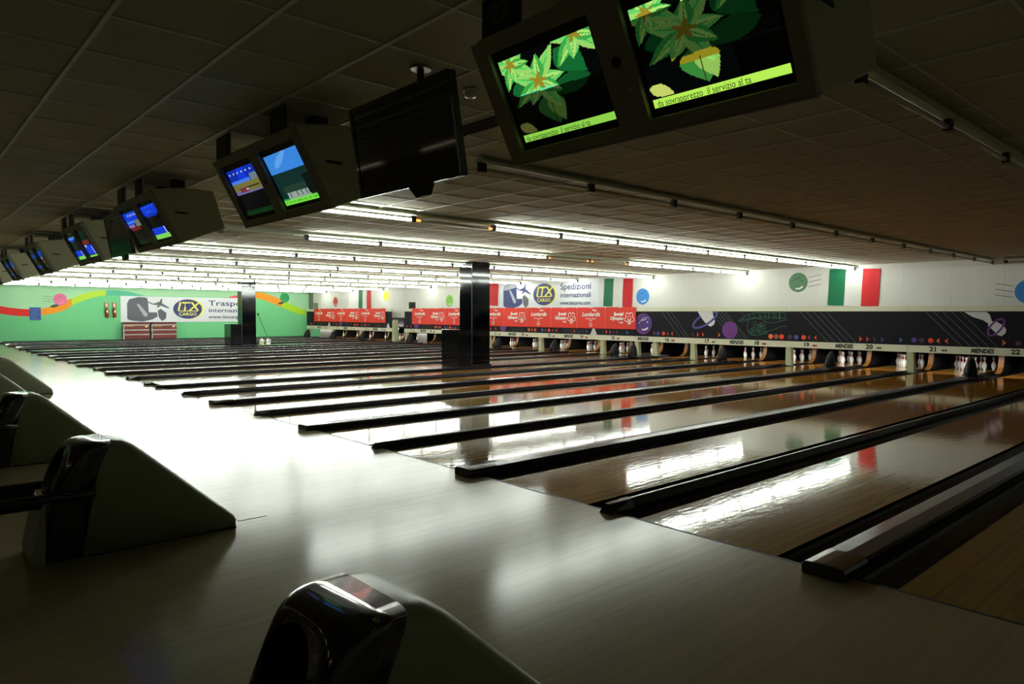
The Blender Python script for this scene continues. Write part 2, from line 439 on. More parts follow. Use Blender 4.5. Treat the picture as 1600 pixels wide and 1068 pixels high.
def gutter_profile(w):
    pts = [(0, 0.0), (0, -.03)]
    for i in range(1, 8):
        a = math.pi * i / 8; pts.append((w / 2 - (w / 2 - .006) * math.cos(a), -.03 - .055 * math.sin(a)))
    pts += [(w, -.03), (w, 0.0), (w + .004, 0.0), (w + .004, -.115), (-.004 + .004, -.115)]
    return pts
Y_END = 16.05
def divider(cx, w, kind, a, b):
    name = 'gutter_divider'
    if kind == 'wide':
        lab = 'wide flat-topped ball return divider between lanes %s and %s' % (nw(a), nw(b)); capw = .24
    else:
        lab = 'low narrow gutter divider between lanes %s and %s' % (nw(a), nw(b)); capw = .10
        if a == '0': lab = 'low narrow gutter divider between lane one and the green wall'
    t = thing(name, (cx, 0, 0), lab, 'lane divider', 'dividers between the lanes')
    g = (w - capw) / 2
    gl = MB().prism([(p - w / 2 + .002, q) for p, q in gutter_profile(g - .006)], .004, 17.2, 1)
    gr = MB().prism([(w / 2 - .002 - p, q) for p, q in gutter_profile(g - .006)], .004, 17.2, 1)
    obj('gutter', gl, M_GUT, t); obj('gutter', gr, M_GUT, t)
    h = capw / 2
    if kind == 'wide':
        obj('capping', MB().prism([(-h, -.11), (-h, .052), (-h + .012, .066), (0, .074), (h - .012, .066), (h, .052), (h, -.11)], .10, Y_END, 1), M_CAP, t)
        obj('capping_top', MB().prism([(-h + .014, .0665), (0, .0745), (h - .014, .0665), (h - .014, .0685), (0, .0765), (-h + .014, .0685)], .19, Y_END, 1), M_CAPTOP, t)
        e = MB().prism([(-h - .006, .001), (-h - .006, .05), (-h + .008, .072), (-h / 2, .0775), (0, .079), (h / 2, .0775), (h - .008, .072), (h + .006, .05), (h + .006, .001)], -.13, .20, 1)
        obj('end_cap', e, M_BLK, t, bevel=.006)
    else:
        obj('capping', MB().prism([(-h, -.11), (-h, .012), (-.030, .060), (-.012, .070), (.012, .070), (.030, .060), (h, .012), (h, -.11)], .09, Y_END, 1), M_CAP, t)
        vs = [(-.05, -.08, .001), (.05, -.08, .001), (.022, -.045, .07), (-.022, -.045, .07), (-.056, .22, .001), (.056, .22, .001), (.030, .22, .074), (-.030, .22, .074), (-.056, .0, .015), (.056, .0, .015)]
        e = MB().add(vs, [(0, 1, 2, 3), (3, 2, 6, 7), (1, 9, 5, 6, 2), (0, 3, 7, 4, 8), (4, 7, 6, 5), (0, 8, 4, 5, 9, 1)])
        obj('end_cap', e, M_BLK, t)
    return t
for cx, w, a, b in NAR: divider(cx, w, 'narrow', a, b)
for cx, w, a, b in WID: divider(cx, w, 'wide', a, b)
for xa, xb, a, b in GAPS:
    # column bay: two cappings with a flat deck between them
    t = thing('gutter_divider', ((xa + xb) / 2, 0, 0), 'broad divider deck carrying the black column between lanes %s and %s' % (nw(a), nw(b)), 'lane divider', 'dividers between the lanes')
    W = xb - xa; g = .225
    obj('gutter', MB().prism([(p - W / 2 + .002, q) for p, q in gutter_profile(g - .006)], .004, 17.2, 1), M_GUT, t)
    obj('gutter', MB().prism([(W / 2 - .002 - p, q) for p, q in gutter_profile(g - .006)], .004, 17.2, 1), M_GUT, t)
    obj('deck', MB().box(-W / 2 + g + .08, W / 2 - g - .08, .02, 17.2, -.11, .055), M_CAPTOP, t)
    for s in (-1, 1):
        c0 = s * (W / 2 - g - .045)
        obj('capping', MB().prism([(c0 - .045, -.11), (c0 - .045, .03), (c0 - .02, .058), (c0 + .02, .058), (c0 + .045, .03), (c0 + .045, -.11)], .1, Y_END, 1), M_CAP, t)
        obj('end_cap', MB().prism([(c0 - .05, .001), (c0 - .05, .04), (c0 - .02, .060), (c0 + .02, .060), (c0 + .05, .04), (c0 + .05, .001)], -.10, .2, 1), M_BLK, t, bevel=.005)

# ------------------------------------------------------------------ columns
def column(xa, xb, ya, yb, bx0, by0, bz, lab, blab):
    t = thing('column', ((xa + xb) / 2, (ya + yb) / 2, .061), lab, 'column', 'black columns')
    w, d = (xb - xa) / 2, (yb - ya) / 2
    obj('shaft', MB().box(-w, w, -d, d, 0, ZC - .066), M_COLUMN, t, bevel=.012)
    obj('corner_trim', MB().box(w - .012, w + .004, -d - .004, -d + .012, 0, ZC - .07), M_STEEL if False else mat('corner_trim_dark', (60, 66, 80), .3), t)
    obj('plinth', MB().box(-w - .01, w + .01, -d - .01, d + .05, 0, .05), M_BLKP, t)
    b = obj('cabinet', MB().box(bx0 - (xa + xb) / 2, w, by0 - (ya + yb) / 2, -d - .012, 0, bz), M_BLK, None, bevel=.008)
    b.location = ((xa + xb) / 2, (ya + yb) / 2, .061)
    tag(b, blab, 'cabinet', 'low cabinets against the columns')
column(-12.20, -11.64, 7.95, 8.60, -12.43, 7.50, 1.02, 'big glossy black column between lanes fifteen and 16', 'low black cabinet at the foot of the near black column')
column(-28.35, -27.85, 7.80, 8.44, -28.62, 7.30, .96, 'smaller looking glossy black column between lanes six and 7', 'low black cabinet at the foot of the far black column')

# ------------------------------------------------------------------ fluorescent rows
ZT = 2.835
ROWX = [(1.5 * P, 'first'), (0.5 * P, 'second')]
rows = []
for pr in range(12, 0, -1): rows.append((PAIRC[pr] + .09, pr))
tube_me = {}
def tube_mesh(m):
    if m.name not in tube_me:
        tube_me[m.name] = MB().tube([(0, .045, 0), (0, 1.455, 0)], .0185, 12).mesh('tube', m)
    return tube_me[m.name]
hold_me = MB().box(-.022, .022, -.038, .038, -.028, .06).mesh('tube_holder', M_BLKP)
cap_me = MB().tube([(0, 0, 0), (0, .09, 0)], .019, 10).mesh('glowing_end', M_ORANGE)
YT0 = 0.02
for xr, pr in rows:
    unlit = set()
    if pr in (12, 11): unlit = set(range(11))
    if pr == 10: unlit = {1}
    if pr == 9: unlit = {0, 5, 6}
    nm = 'lanes %s and %s' % (nw(2 * pr - 1), nw(2 * pr))
    st = 'with every tube dark' if len(unlit) == 11 else 'with one dark tube near its start' if pr == 10 else 'with three dark tubes' if pr == 9 else 'lit end to end'
    t = thing('light_row', (xr, YT0, ZT), 'fluorescent ceiling row over %s, %s' % (nm, st), 'ceiling light', 'rows of fluorescent tubes over the lanes')
    obj('trunking', MB().prism([(-.032, .055), (-.056, .068), (-.056, .078), (-.02, .113), (.02, .113), (.056, .078), (.056, .068), (.032, .055)], -.03, 11 * 1.5 + .02, 1), M_BATT, t)
    for i in range(11):
        dark = i in unlit
        u = link('unlit_tube' if dark else 'tube', tube_mesh(M_OFF if dark else M_TUBE), t, T(0, i * 1.5, 0))
        if dark and len(unlit) < 11 and i > 0:
            link('glowing_end', cap_me, u, T(0, .03, 0)); link('glowing_end', cap_me, u, T(0, 1.385, 0))
    for i in range(12): link('tube_holder', hold_me, t, T(0, i * 1.5, 0))
# dark row running along the wall at the right
t = thing('light_row', (-1.25, 16.2, ZT), 'short unlit fluorescent row running along the white wall at the right', 'ceiling light')
obj('trunking', MB().prism([(-.035, .035), (-.07, .075), (-.07, .113), (.07, .113), (.07, .075), (.035, .035)], 0, 2.85, 0), M_BATT, t)
for i in range(2):
    link('unlit_tube', tube_mesh(M_OFF), t, Matrix.Translation((i * 1.4 + .03, 0, 0)) @ Matrix.Rotation(-math.pi / 2, 4, 'Z'))
for i in range(3): link('tube_holder', hold_me, t, Matrix.Translation((i * 1.4 + .02, 0, 0)) @ Matrix.Rotation(-math.pi / 2, 4, 'Z'))

# ceiling vent and detectors
v0 = at(690, 206, 2, ZC)
t = thing('air_vent', (-.95, -.665, ZC - .012), 'dark slotted air vent in the ceiling between the black television and the green screens', 'air vent')
obj('vent_frame', MB().box(-.6, .6, -.085, .085, -.004, .008), M_BLKP, t)
for k in range(4): obj('slat', MB().prism([(-.008, -.012), (.010, -.004), (.010, -.001), (-.008, -.009)], -.59, .59, 0), mat('vent_slat', (110, 96, 80), .4), t, T(0, -.055 + k * .037, 0))
def detector(p, lab, r=.05):
    t = thing('smoke_detector', (p[0], p[1], ZC), lab, 'smoke detector')
    obj('base', MB().lathe([(r, -.012), (r, 0)], 20), M_CREAM, t)
    obj('sensor_head', MB().lathe([(r * .3, -.05), (r * .72, -.045), (r * .8, -.012)], 20), M_CREAM, t)
detector(at(735, 148, 2, ZC - .03), 'round smoke detector on the ceiling right of the black television')
detector(at(1330, 309, 2, ZC - .02), 'small dark smoke detector on the ceiling above the number nineteen sign', .04)
detector(at(1594, 380, 2, ZC - .02), 'small dark smoke detector on the ceiling near the right edge', .035)

# ------------------------------------------------------------------ masking units over the pins
ZB0, ZB1, ZR0, ZR1 = 0.553, 0.738, 1.633, 1.77
A_RED = flat('print_red', (236, 62, 34)); A_ORG = flat('print_orange', (240, 104, 30)); A_DIM = flat('print_dim_red', (150, 70, 50))
A_PUR = flat('print_purple', (104, 40, 128)); A_BLP = flat('print_blue_violet', (72, 66, 150)); A_BLU = flat('print_blue', (36, 104, 190))
A_MAR = flat('print_maroon', (74, 34, 56)); A_LIN = flat('print_grey_green_line', (76, 98, 84)); A_PNK = flat('print_pink_red', (200, 60, 80))
A_GRN = flat('print_teal_wire', (42, 104, 84)); A_GRW = flat('print_pin_white', (206, 206, 210)); A_TAG = flat('tag_grey', (160, 152, 140))
A_TAGR = flat('tag_red', (206, 92, 84)); A_SHD = flat('print_grey_shade', (150, 150, 160))
def W(u, v, y=None): p = at(u, v, 1, (YM - .012) if y is None else y); return float(p[0]), float(p[2])
def mask_unit(x0, x1, lanes, lab, mendes=None):
    t = thing('masking_unit', (x0, YM, 0), lab, 'masking unit', 'masking units over the pins')
    w = x1 - x0
    def loc(px_): return px_ - x0
    obj('panel', MB().box(.003, w - .003, 0, .03, ZB1, ZR0), M_MASK, t)
    obj('top_rail', MB().prism([(-.012, ZR0), (-.012, ZR1), (.06, ZR1), (.06, ZR0)], .003, w - .003, 0), M_CREAM, t)
    obj('number_strip', MB().prism([(-.014, ZB0), (-.010, ZB1), (.05, ZB1), (.05, ZB0)], .004, w - .004, 0), M_CREAM, t)
    for n_ in lanes:
        c = LANE[n_] + LW / 2 - x0
        letters(str(n_), .165, M_INK, t, F_back(c - .17, -.016, .648), name='lane_number', bold=.007, sx=1.1)
        g = obj('number_tag', MB().box(c + .02, c + .15, -.017, -.012, .60, .66), A_TAG if n_ >= 20 or n_ == 17 else A_TAGR, t)
        obj('tag_mark', MB().box(c + .035, c + .075, -.0185, -.0165, .612, .648), M_INK, g)
        obj('tag_mark', MB().box(c + .095, c + .135, -.0185, -.0165, .612, .648), M_INK if n_ != 19 else A_RED, g)
    if mendes is not None:
        letters('MENDES', .15, M_INK, t, F_back(mendes - x0, -.016, .645), name='maker_lettering', bold=.007, shear=.12, sx=.86)
    return t
def disc(t, x0, x, z, r, m, name='printed_dot'): sheet(name, ell(0, 0, r, n=18), m, t, F_back(x - x0, -.0005, z))
def arrow(t, x0, x, z, s, m):   # s = +1 points right
    sheet('printed_arrow', [(-.035 * s, .075), (.05 * s, 0), (-.035 * s, -.075), (-.015 * s, 0)][::(1 if s < 0 else -1)], m, t, F_back(x - x0, -.0005, z))
def stripes(t, x0, tops, bots):
    for a, b in zip(tops, bots):
        mb = MB(); line_mb(mb, [(a - x0, ZR0 - .004), (b - x0, ZB1 + .004)], .011, 0)
        obj('printed_stripe', mb, A_LIN, t, F_back(0, -.0005, 0))
ZA = .865
def std_lines(t, x0, c):
    stripes(t, x0, [c - .62 + .165 * i for i in range(5)], [c + .05 + .165 * i for i in range(5)])

UN = {}
units = [(0, P, [23, 24], P / 2 + .02)]
xx = 0
for pr in (11, 10, 9): units.append((xx - P, xx, [2 * pr - 1, 2 * pr], xx - P / 2 + .03)); xx -= P
units.append((-11.636, xx, [16], None)); units.append((-12.42, -11.636, [], -12.05)); units.append((-14.06, -12.42, [15], None))
xx = -14.06
for pr in (7, 6, 5, 4): units.append((xx - P, xx, [2 * pr - 1, 2 * pr], xx - P / 2 + .03)); xx -= P
xx = -28.72
for pr in (3, 2, 1): units.append((xx - P, xx, [2 * pr - 1, 2 * pr], xx - P / 2 + .03)); xx -= P
for x0, x1, ln, me in units:
    if not ln: lab = 'narrow masking panel with a purple smiling ball between numbers fifteen and 16'
    elif ln == [23, 24]: lab = 'charcoal masking panel over the two lanes right of number twenty-two'
    elif len(ln) == 1: lab = 'charcoal masking panel carrying the single number ' + nw(ln[0])
    else: lab = 'charcoal masking panel carrying the numbers %s and %s' % (nw(ln[0]), nw(ln[1]))
    UN[(ln[0] if ln else 0)] = (mask_unit(x0, x1, ln, lab, me), x0)

# unit 21-22
t, x0 = UN[21]
for u, m in ((1428, A_BLU), (1440, A_MAR), (1454, A_RED)): disc(t, x0, W(u, 529)[0], ZA + .01, .065, m if u != 1428 else A_BLP)
arrow(t, x0, W(1466, 530)[0], ZA + .01, -1, A_ORG); arrow(t, x0, W(1479, 530)[0], ZA + .01, -1, A_ORG)
stripes(t, x0, [W(u, 489)[0] for u in (1445, 1458, 1472, 1486, 1499)], [W(u, 541)[0] for u in (1503, 1517, 1531, 1545, 1560)])
def pic(t, x0, name, pts, m, z=0.0): return sheet(name, [(W(u, v)[0] - x0, min(W(u, v)[1], ZR0 - .003)) for u, v in pts], m, t, F_back(0, -.0005, 0), z=z)
pic(t, x0, 'printed_pin', [(1506, 487), (1520, 495), (1536, 500), (1545, 506), (1550, 503), (1546, 491), (1541, 487)], A_GRW)
pic(t, x0, 'printed_pin', [(1543, 508), (1552, 516), (1558, 523), (1565, 525), (1571, 520), (1572, 514), (1567, 508), (1556, 502), (1550, 502)], A_GRW)
mb = MB(); c_ = W(1556, 511); line_mb(mb, ell(c_[0] - x0, c_[1], .24, .11, 30, rot=.95) + [ell(c_[0] - x0, c_[1], .24, .11, 30, rot=.95)[0]], .045, .002); obj('printed_ring', mb, A_PUR, t, F_back(0, -.0005, 0))
arrow(t, x0, W(1568, 533)[0], ZA, 1, A_ORG)
for dx in (.3, .55): disc(t, x0, W(1568, 533)[0] + dx, ZA, .06, A_MAR)
# unit 19-20
t, x0 = UN[19]
for u, m in ((1234, A_MAR), (1244, A_BLP), (1255.5, A_RED)): disc(t, x0, W(u, 523)[0], ZA, .07, m)
arrow(t, x0, W(1264, 524)[0], ZA, -1, A_DIM); arrow(t, x0, W(1274, 524)[0], ZA, -1, A_RED)
stripes(t, x0, [W(u, 488)[0] for u in (1249, 1259.5, 1270, 1280, 1290)], [W(u, 534)[0] for u in (1294, 1305, 1316, 1327, 1338)])
for u, m in ((1344, A_RED), (1355, A_PNK), (1366, A_MAR), (1378, A_BLP), (1407, A_BLU)): arrow(t, x0, W(u, 527)[0], ZA, 1, m)
# unit 17-18
t, x0 = UN[17]
pic(t, x0, 'printed_pin', [(1090, 485), (1094, 494), (1100, 502), (1106, 508), (1110, 510), (1115, 507), (1117, 502), (1115, 496), (1113, 485)], A_GRW)
c_ = W(1101, 499); e_ = ell(c_[0] - x0, c_[1], .50, .17, 48, rot=.5, a0=math.radians(100), a1=math.radians(395))
mb = MB(); line_mb(mb, [(a, min(b, ZR0 - .03)) for a, b in e_], .07, .002); obj('printed_ring', mb, A_BLP, t, F_back(0, -.0005, 0))
arrow(t, x0, W(1082, 519)[0], ZA, 1, A_MAR); arrow(t, x0, W(1090, 519)[0], ZA, 1, A_RED); arrow(t, x0, W(1098, 519)[0], ZA, 1, A_RED); arrow(t, x0, W(1123, 520)[0], ZA, 1, A_ORG)
sheet('printed_ball', ell(0, 0, .275, n=32), A_PUR, t, F_back(W(1140, 513)[0] - x0, -.0005, 1.03), z=.002)
stripes(t, x0, [W(u, 487)[0] for u in (1108, 1115, 1121, 1127, 1132)], [W(u, 529)[0] for u in (1148, 1154, 1160, 1166, 1170)])
for u, m in ((1204, A_ORG), (1212.5, A_DIM), (1221, A_RED)): disc(t, x0, W(u, 523)[0], ZA, .075, m)
# wire-frame hand, pointing left
mb = MB()
def LN(pts, w=.012): line_mb(mb, [(W(u, v)[0] - x0, W(u, v)[1]) for u, v in pts], w, 0)
top = [(1153, 501), (1160, 496), (1172, 490), (1185, 488), (1200, 488.5), (1215, 489), (1229, 487)]
fin = [(1153, 501), (1160, 502), (1172, 499), (1180, 497)]
thumb = [(1180, 497), (1190, 499), (1198, 503), (1208, 504.5), (1218, 502), (1229, 499)]
bot = [(1170, 502), (1167, 508), (1168, 518), (1173, 523), (1183, 524), (1192, 522), (1200, 517), (1208, 515), (1219, 510), (1229, 509.5)]
LN(top); LN(fin); LN(thumb); LN(bot); LN([(1153, 501), (1170, 497), (1190, 495), (1229, 497)])
rr = random.Random(3)
for i in range(9):
    u = 1160 + i * 8; LN([(u, 499 - i * .1), (u + 3, 494), (u + 1, 489.5)], .008)
for i in range(22):
    u = rr.uniform(1171, 1197); v = rr.uniform(504, 521); a = rr.uniform(0, 6)
    LN([(u + 3.4 * math.cos(a + k), v + 2.6 * math.sin(a + k)) for k in (0, 1.25, 2.5, 3.8, 5, 6.28)], .009)
for i in range(8):
    u = rr.uniform(1184, 1222); v = rr.uniform(491, 498)
    LN([(u, 489), (u + 1.5, v), (u, 500)], .008)
obj('printed_wire_hand', mb, A_GRN, t, F_back(0, -.0005, 0))
# unit 16 and the narrow one
t, x0 = UN[16]
for u, m in ((1022, A_MAR), (1028, A_BLP), (1036.5, A_RED)): disc(t, x0, W(u, 518)[0], ZA, .065, m)
arrow(t, x0, W(1043, 518)[0], ZA, -1, A_DIM); arrow(t, x0, W(1050, 518)[0], ZA, -1, A_RED)
stripes(t, x0, [W(u, 487)[0] for u in (1033, 1041, 1048, 1055, 1063)], [min(W(u, 525)[0], -10.08) for u in (1063, 1071, 1076)])
def smile_ball(t, M, r, m, hole, shine, z=0.0, holes=((-.15, .35), (.15, .42), (.42, .15)), name='printed_ball'):
    b = sheet(name, ell(0, 0, r, n=36), m, t, M, z=z)
    for hx, hy in holes: sheet('printed_hole', ell(hx * r, hy * r, .09 * r, .06 * r, n=10, rot=.5), hole, b, None, z=z + .0018)
    a = ell(0, 0, .72 * r, n=12, a0=math.radians(246), a1=math.radians(322)); c = ell(-.10 * r, .12 * r, .70 * r, n=12, a0=math.radians(254), a1=math.radians(314))
    sheet('printed_highlight', a + c[::-1], shine, b, None, z=z + .0018)
    mb = MB(); line_mb(mb, ell(0, 0, .8 * r, .5 * r, n=14, rot=.6, a0=.2, a1=2.4), .03 * r, z + .0018); obj('printed_line', mb, hole, b)
    return b
t, x0 = UN[0]
sheet('printed_shadow_ball', ell(0, 0, .37, n=32), flat('print_magenta_edge', (140, 44, 120)), t, F_back(.372, -.0005, 1.19))
smile_ball(t, F_back(.402, -.0005, 1.20), .345, flat('print_violet_ball', (70, 36, 120)), M_WHITEP, M_WHITEP, z=.002)
# the other units: dots and arrows show below the red banner
for key in (23, 15, 13, 11, 9, 7, 5, 3, 1):
    t, x0 = UN[key]
    if key == 15:
        for dx, m in ((.30, A_RED), (.47, A_PNK), (.64, A_MAR), (.80, A_BLP), (1.28, A_BLU)): arrow(t, x0, x0 + dx, ZA, 1, m)
        stripes(t, x0, [x0 + .005 + .14 * i for i in range(2)], [x0 + .12 + .14 * i for i in range(2)]); continue
    ph = {13: 0, 11: 1, 9: 0, 7: 1, 5: 0, 3: 1, 1: 0, 23: 0}[key]
    if ph == 0:
        for k, m in enumerate((A_BLP, A_MAR, A_RED)): disc(t, x0, x0 + .2 + .2 * k, ZA, .065, m)
        arrow(t, x0, x0 + .82, ZA, -1, A_DIM); arrow(t, x0, x0 + 1.02, ZA, -1, A_RED); std_lines(t, x0, x0 + 1.55)
        arrow(t, x0, x0 + 2.0, ZA, 1, A_RED)
        for k in range(3): arrow(t, x0, x0 + 2.3 + .17 * k, ZA, 1, (A_MAR, A_MAR, A_BLP)[k])
        sheet('printed_pin', [(2.84, .742), (2.90, .86), (2.96, .98), (3.06, .98), (3.12, .86), (3.18, .742)], A_GRW, t, F_back(0, -.0005, 0))
    else:
        arrow(t, x0, x0 + .25, ZA, 1, A_RED); arrow(t, x0, x0 + .6, ZA, 1, A_RED)
        sheet('printed_ball', ell(0, 0, .2, n=24), A_PUR, t, F_back(1.1, -.0005, .94)); std_lines(t, x0, x0 + 1.75)
        for k, m in enumerate((A_ORG, A_DIM, A_RED)): disc(t, x0, x0 + 2.75 + .19 * k, ZA, .065, m)
    if key in (5, 1, 3): stripes(t, x0, [x0 + .05 + .13 * i for i in range(3)], [x0 + .5 + .13 * i for i in range(3)])

# cream posts under the unit joints, kickback boards, dark pinsetters
post_me = MB().prism([(-.02, 0), (-.02, ZB0), (.14, ZB0), (.17, 0)], YM + .01, YM + .16, 1).mesh('mask_post', M_CREAMG)
posts = [(0, 'right of number twenty-two'), (-P, 'between numbers twenty and 21'), (-2 * P, 'between numbers eighteen and 19'), (-3 * P, 'between numbers sixteen and 17'), (-11.62, 'at the left edge of the number sixteen panel'),
         (-12.42, 'left of the narrow purple ball panel'), (-14.06, 'between numbers fourteen and 15'), (-14.06 - P, 'between numbers twelve and 13'), (-14.06 - 2 * P, 'between numbers ten and 11'), (-14.06 - 3 * P, 'between numbers eight and 9'),
         (-27.42, 'left of number seven'), (-28.72 - P, 'between numbers four and 5'), (-28.72 - 2 * P, 'between numbers two and 3'), (-38.74, 'left of number one')]
for xx, lab in posts:
    o = link('mask_post', post_me); o.location = (xx, 0, .0 if xx not in (-11.62, -12.42) else .062); o.scale.z = 1 if xx not in (-11.62, -12.42) else .888
    tag(o, 'short cream post under the masking, ' + lab, 'post', 'cream posts under the masking')
o = obj('mask_post', MB().prism([(-.09, 0), (-.04, 1.05), (.0, 1.13), (.06, 1.05), (.15, 0)], YM + .01, YM + .3, 1), M_CREAMG)
o.location = (-28.62, 0, .062); tag(o, 'tall tapering cream post standing in the open gap between numbers six and 7', 'post')
kp = [(17.62, .0), (17.72, .02), (17.84, .07), (17.93, .16), (17.98, .28), (18.0, .42), (18.01, .60)]
kick_me = MB().prism([(a + .03, b) for a, b in kp] + [(19.6, .60), (19.6, .0)], -.06, .06, 0).mesh('board', M_BLKP)
kedge_me = MB().prism(kp + [(a + .028, b) for a, b in kp[::-1]], -.065, .065, 0).mesh('front_edge', M_KICK)
ks = [(c, 'dividing lanes %s and %s' % (nw(a), nw(b))) for c, w, a, b in NAR if a != '0'] + [(c, 'dividing lanes %s and %s' % (nw(a), nw(b))) for c, w, a, b in WID] + [(-11.5, 'left of lane sixteen'), (-12.6, 'right of lane fifteen'), (-27.36, 'left of lane seven'), (-28.84, 'right of lane six'), (-38.74, 'left of lane one')]
for c, lab in ks:
    o = thing('kickback_board', (c, 17.6, 0.0), 'dark kickback board with curved brown front edge, ' + lab, 'kickback board', 'kickback boards beside the pins')
    link('board', kick_me, o, T(0, -17.6, 0)); link('front_edge', kedge_me, o, T(0, -17.6, 0))
mach = thing('pinsetter', (0, 17.9, .66), '', 'pinsetter', 'pinsetters behind the masking')
obj('housing', MB().box(-1.5, 1.5, -.9, 1.3, .1, .72), M_BLKP, mach, bevel=.02)
obj('sweep_bar', MB().box(-1.45, 1.45, -1.2, -1.14, -.02, .1), mat('sweep_dark_red', (40, 20, 20), .4), mach)
for s in (-.8, .8):
    obj('pin_deck', MB().box(s - .55, s + .55, -.3, 1.0, .0, .1), M_DARK, mach)
    obj('motor', MB().lathe([(.13, 0), (.14, .02), (.14, .22), (.10, .28)], 16, (s, .3, .72)), M_BLKP, mach)
first = True
for pr in range(12, 0, -1):
    lab = 'black pinsetter machine behind the masking over lanes %s and %s' % (nw(2 * pr - 1), nw(2 * pr))
    if first: mach.location = (PAIRC[pr], 17.9, .66); mach['label'] = lab; first = False
    else: copy_tree(mach, (PAIRC[pr], 17.9, .66), lab)
pc = W(657, 520, 16.5)
M_PIT = flat('pit_cover_grey', (96, 96, 90))
o = obj('pit_cover', MB().box(-.42, .42, 0, .02, 0.0, .50), M_PIT); o.location = (pc[0], 16.6, .002); tag(o, 'plain white cover standing in front of the pins of lane eight', 'cover')
pc = W(505, 519, 16.5)
o = obj('pit_cover', MB().box(-.6, 1.0, 0, .02, 0.0, .50), M_PIT); o.location = (pc[0], 16.6, .002); tag(o, 'long grey-white cover standing under number one beside the green wall', 'cover')

# ------------------------------------------------------------------ pins
prof = [(.0257, 0), (.0285, .004), (.0358, .03), (.0455, .057), (.0545, .09), (.0605, .114), (.0595, .138), (.0535, .165), (.0440, .19), (.0345, .215), (.0265, .238), (.0232, .256), (.0228, .27), (.0245, .29), (.0290, .316), (.0323, .338), (.0320, .352), (.0265, .370), (.0150, .379), (.002, .381)]
body = MB().lathe(prof, 16).mesh('body', M_PIN)
def rad(z):
    for (r0, z0), (r1, z1) in zip(prof, prof[1:]):
        if z0 <= z <= z1: return r0 + (r1 - r0) * (z - z0) / (z1 - z0)
def ring_me(z0, z1):
    return MB().lathe([(rad(z0), z0), (rad(z0) + .0012, z0 + .001), (rad((z0 + z1) / 2) + .0012, (z0 + z1) / 2), (rad(z1) + .0012, z1 - .001), (rad(z1), z1)], 16).mesh('neck_stripe', M_PINR)
rg1, rg2 = ring_me(.234, .252), ring_me(.268, .286)
RACK = [(0, 0, 'head pin'), (-.1524, .264, 'left pin of the second row'), (.1524, .264, 'right pin of the second row'),
        (-.3048, .528, 'left pin of the third row'), (0, .528, 'middle pin of the third row'), (.3048, .528, 'right pin of the third row'),
        (-.4572, .792, 'far left pin of the back row'), (-.1524, .792, 'left inner pin of the back row'), (.1524, .792, 'right inner pin of the back row'), (.4572, .792, 'far right pin of the back row')]
pin0 = None
for n_ in range(22, 0, -1):
    for dx, dy, lb in RACK:
        if n_ in (14, 18) and dx > .4: continue
        L_ = (LANE[n_] + LW / 2 + dx, 18.29 + dy, 0)
        lab = 'white bowling pin, %s, under number %s' % (lb, nw(n_))
        grp = 'bowling pins standing in racks'
        if pin0 is None:
            pin0 = thing('bowling_pin', L_, lab, 'bowling pin', grp)
            link('body', body, pin0); link('neck_stripe', rg1, pin0); link('neck_stripe', rg2, pin0)
        else:
            r = pin0.copy(); COL.objects.link(r); r.location = L_; r['label'] = lab
            for nm, dm in (('body', body), ('neck_stripe', rg1), ('neck_stripe', rg2)):
                c = bpy.data.objects.new(nm, dm); COL.objects.link(c); c.parent = r

# ------------------------------------------------------------------ bullet hoods on the dividers before the pins
hood = thing('ball_hood', (0, 15.3, .0), '', 'ball hood', 'dark bullet-shaped hoods on the dividers')
rings = []
for z, s in ((.0795, 1.0), (.16, .98), (.25, .92), (.33, .82), (.40, .68), (.46, .50), (.50, .32), (.525, .12)):
    rings.append([(.135 * s * math.cos(a), .02 + (.20 * s if math.sin(a) < 0 else .22 * s) * math.sin(a) + .10 * (1 - s), z) for a in [2 * math.pi * k / 20 for k in range(20)]])
obj('shell', MB().loft(rings), mat('hood_charcoal', (22, 21, 25), .5, spec=.25), hood)
obj('flange', MB().lathe([(.185, 0), (.185, .02), (.15, .035)], 20, (0, .02, .0795)), M_BLKP, hood)
obj('ridge', MB().box(-.012, .012, -.215, -.16, .085, .2), M_BLKP, hood)
hx = [(PAIRC[pr], 'on the divider between lanes %s and %s' % (nw(2 * pr - 1), nw(2 * pr))) for pr in (12, 11, 10, 9)] + [(-12.46, 'left of the pair beside the number fifteen pins'), (-11.66, 'right of the pair beside the number fifteen pins')] + [(PAIRC[pr], 'on the divider between lanes %s and %s' % (nw(2 * pr - 1), nw(2 * pr))) for pr in (7, 6, 5, 4, 3, 2, 1)]
for i, (c, lab) in enumerate(hx):
    lab = 'dark bullet-shaped ball hood ' + lab
    yy = 15.3 if 'pair' not in lab else 15.0
    if i == 0: hood.location = (c, yy, .0); hood['label'] = lab
    else: copy_tree(hood, (c, yy, 0 if yy > 15.1 else -.018), lab)

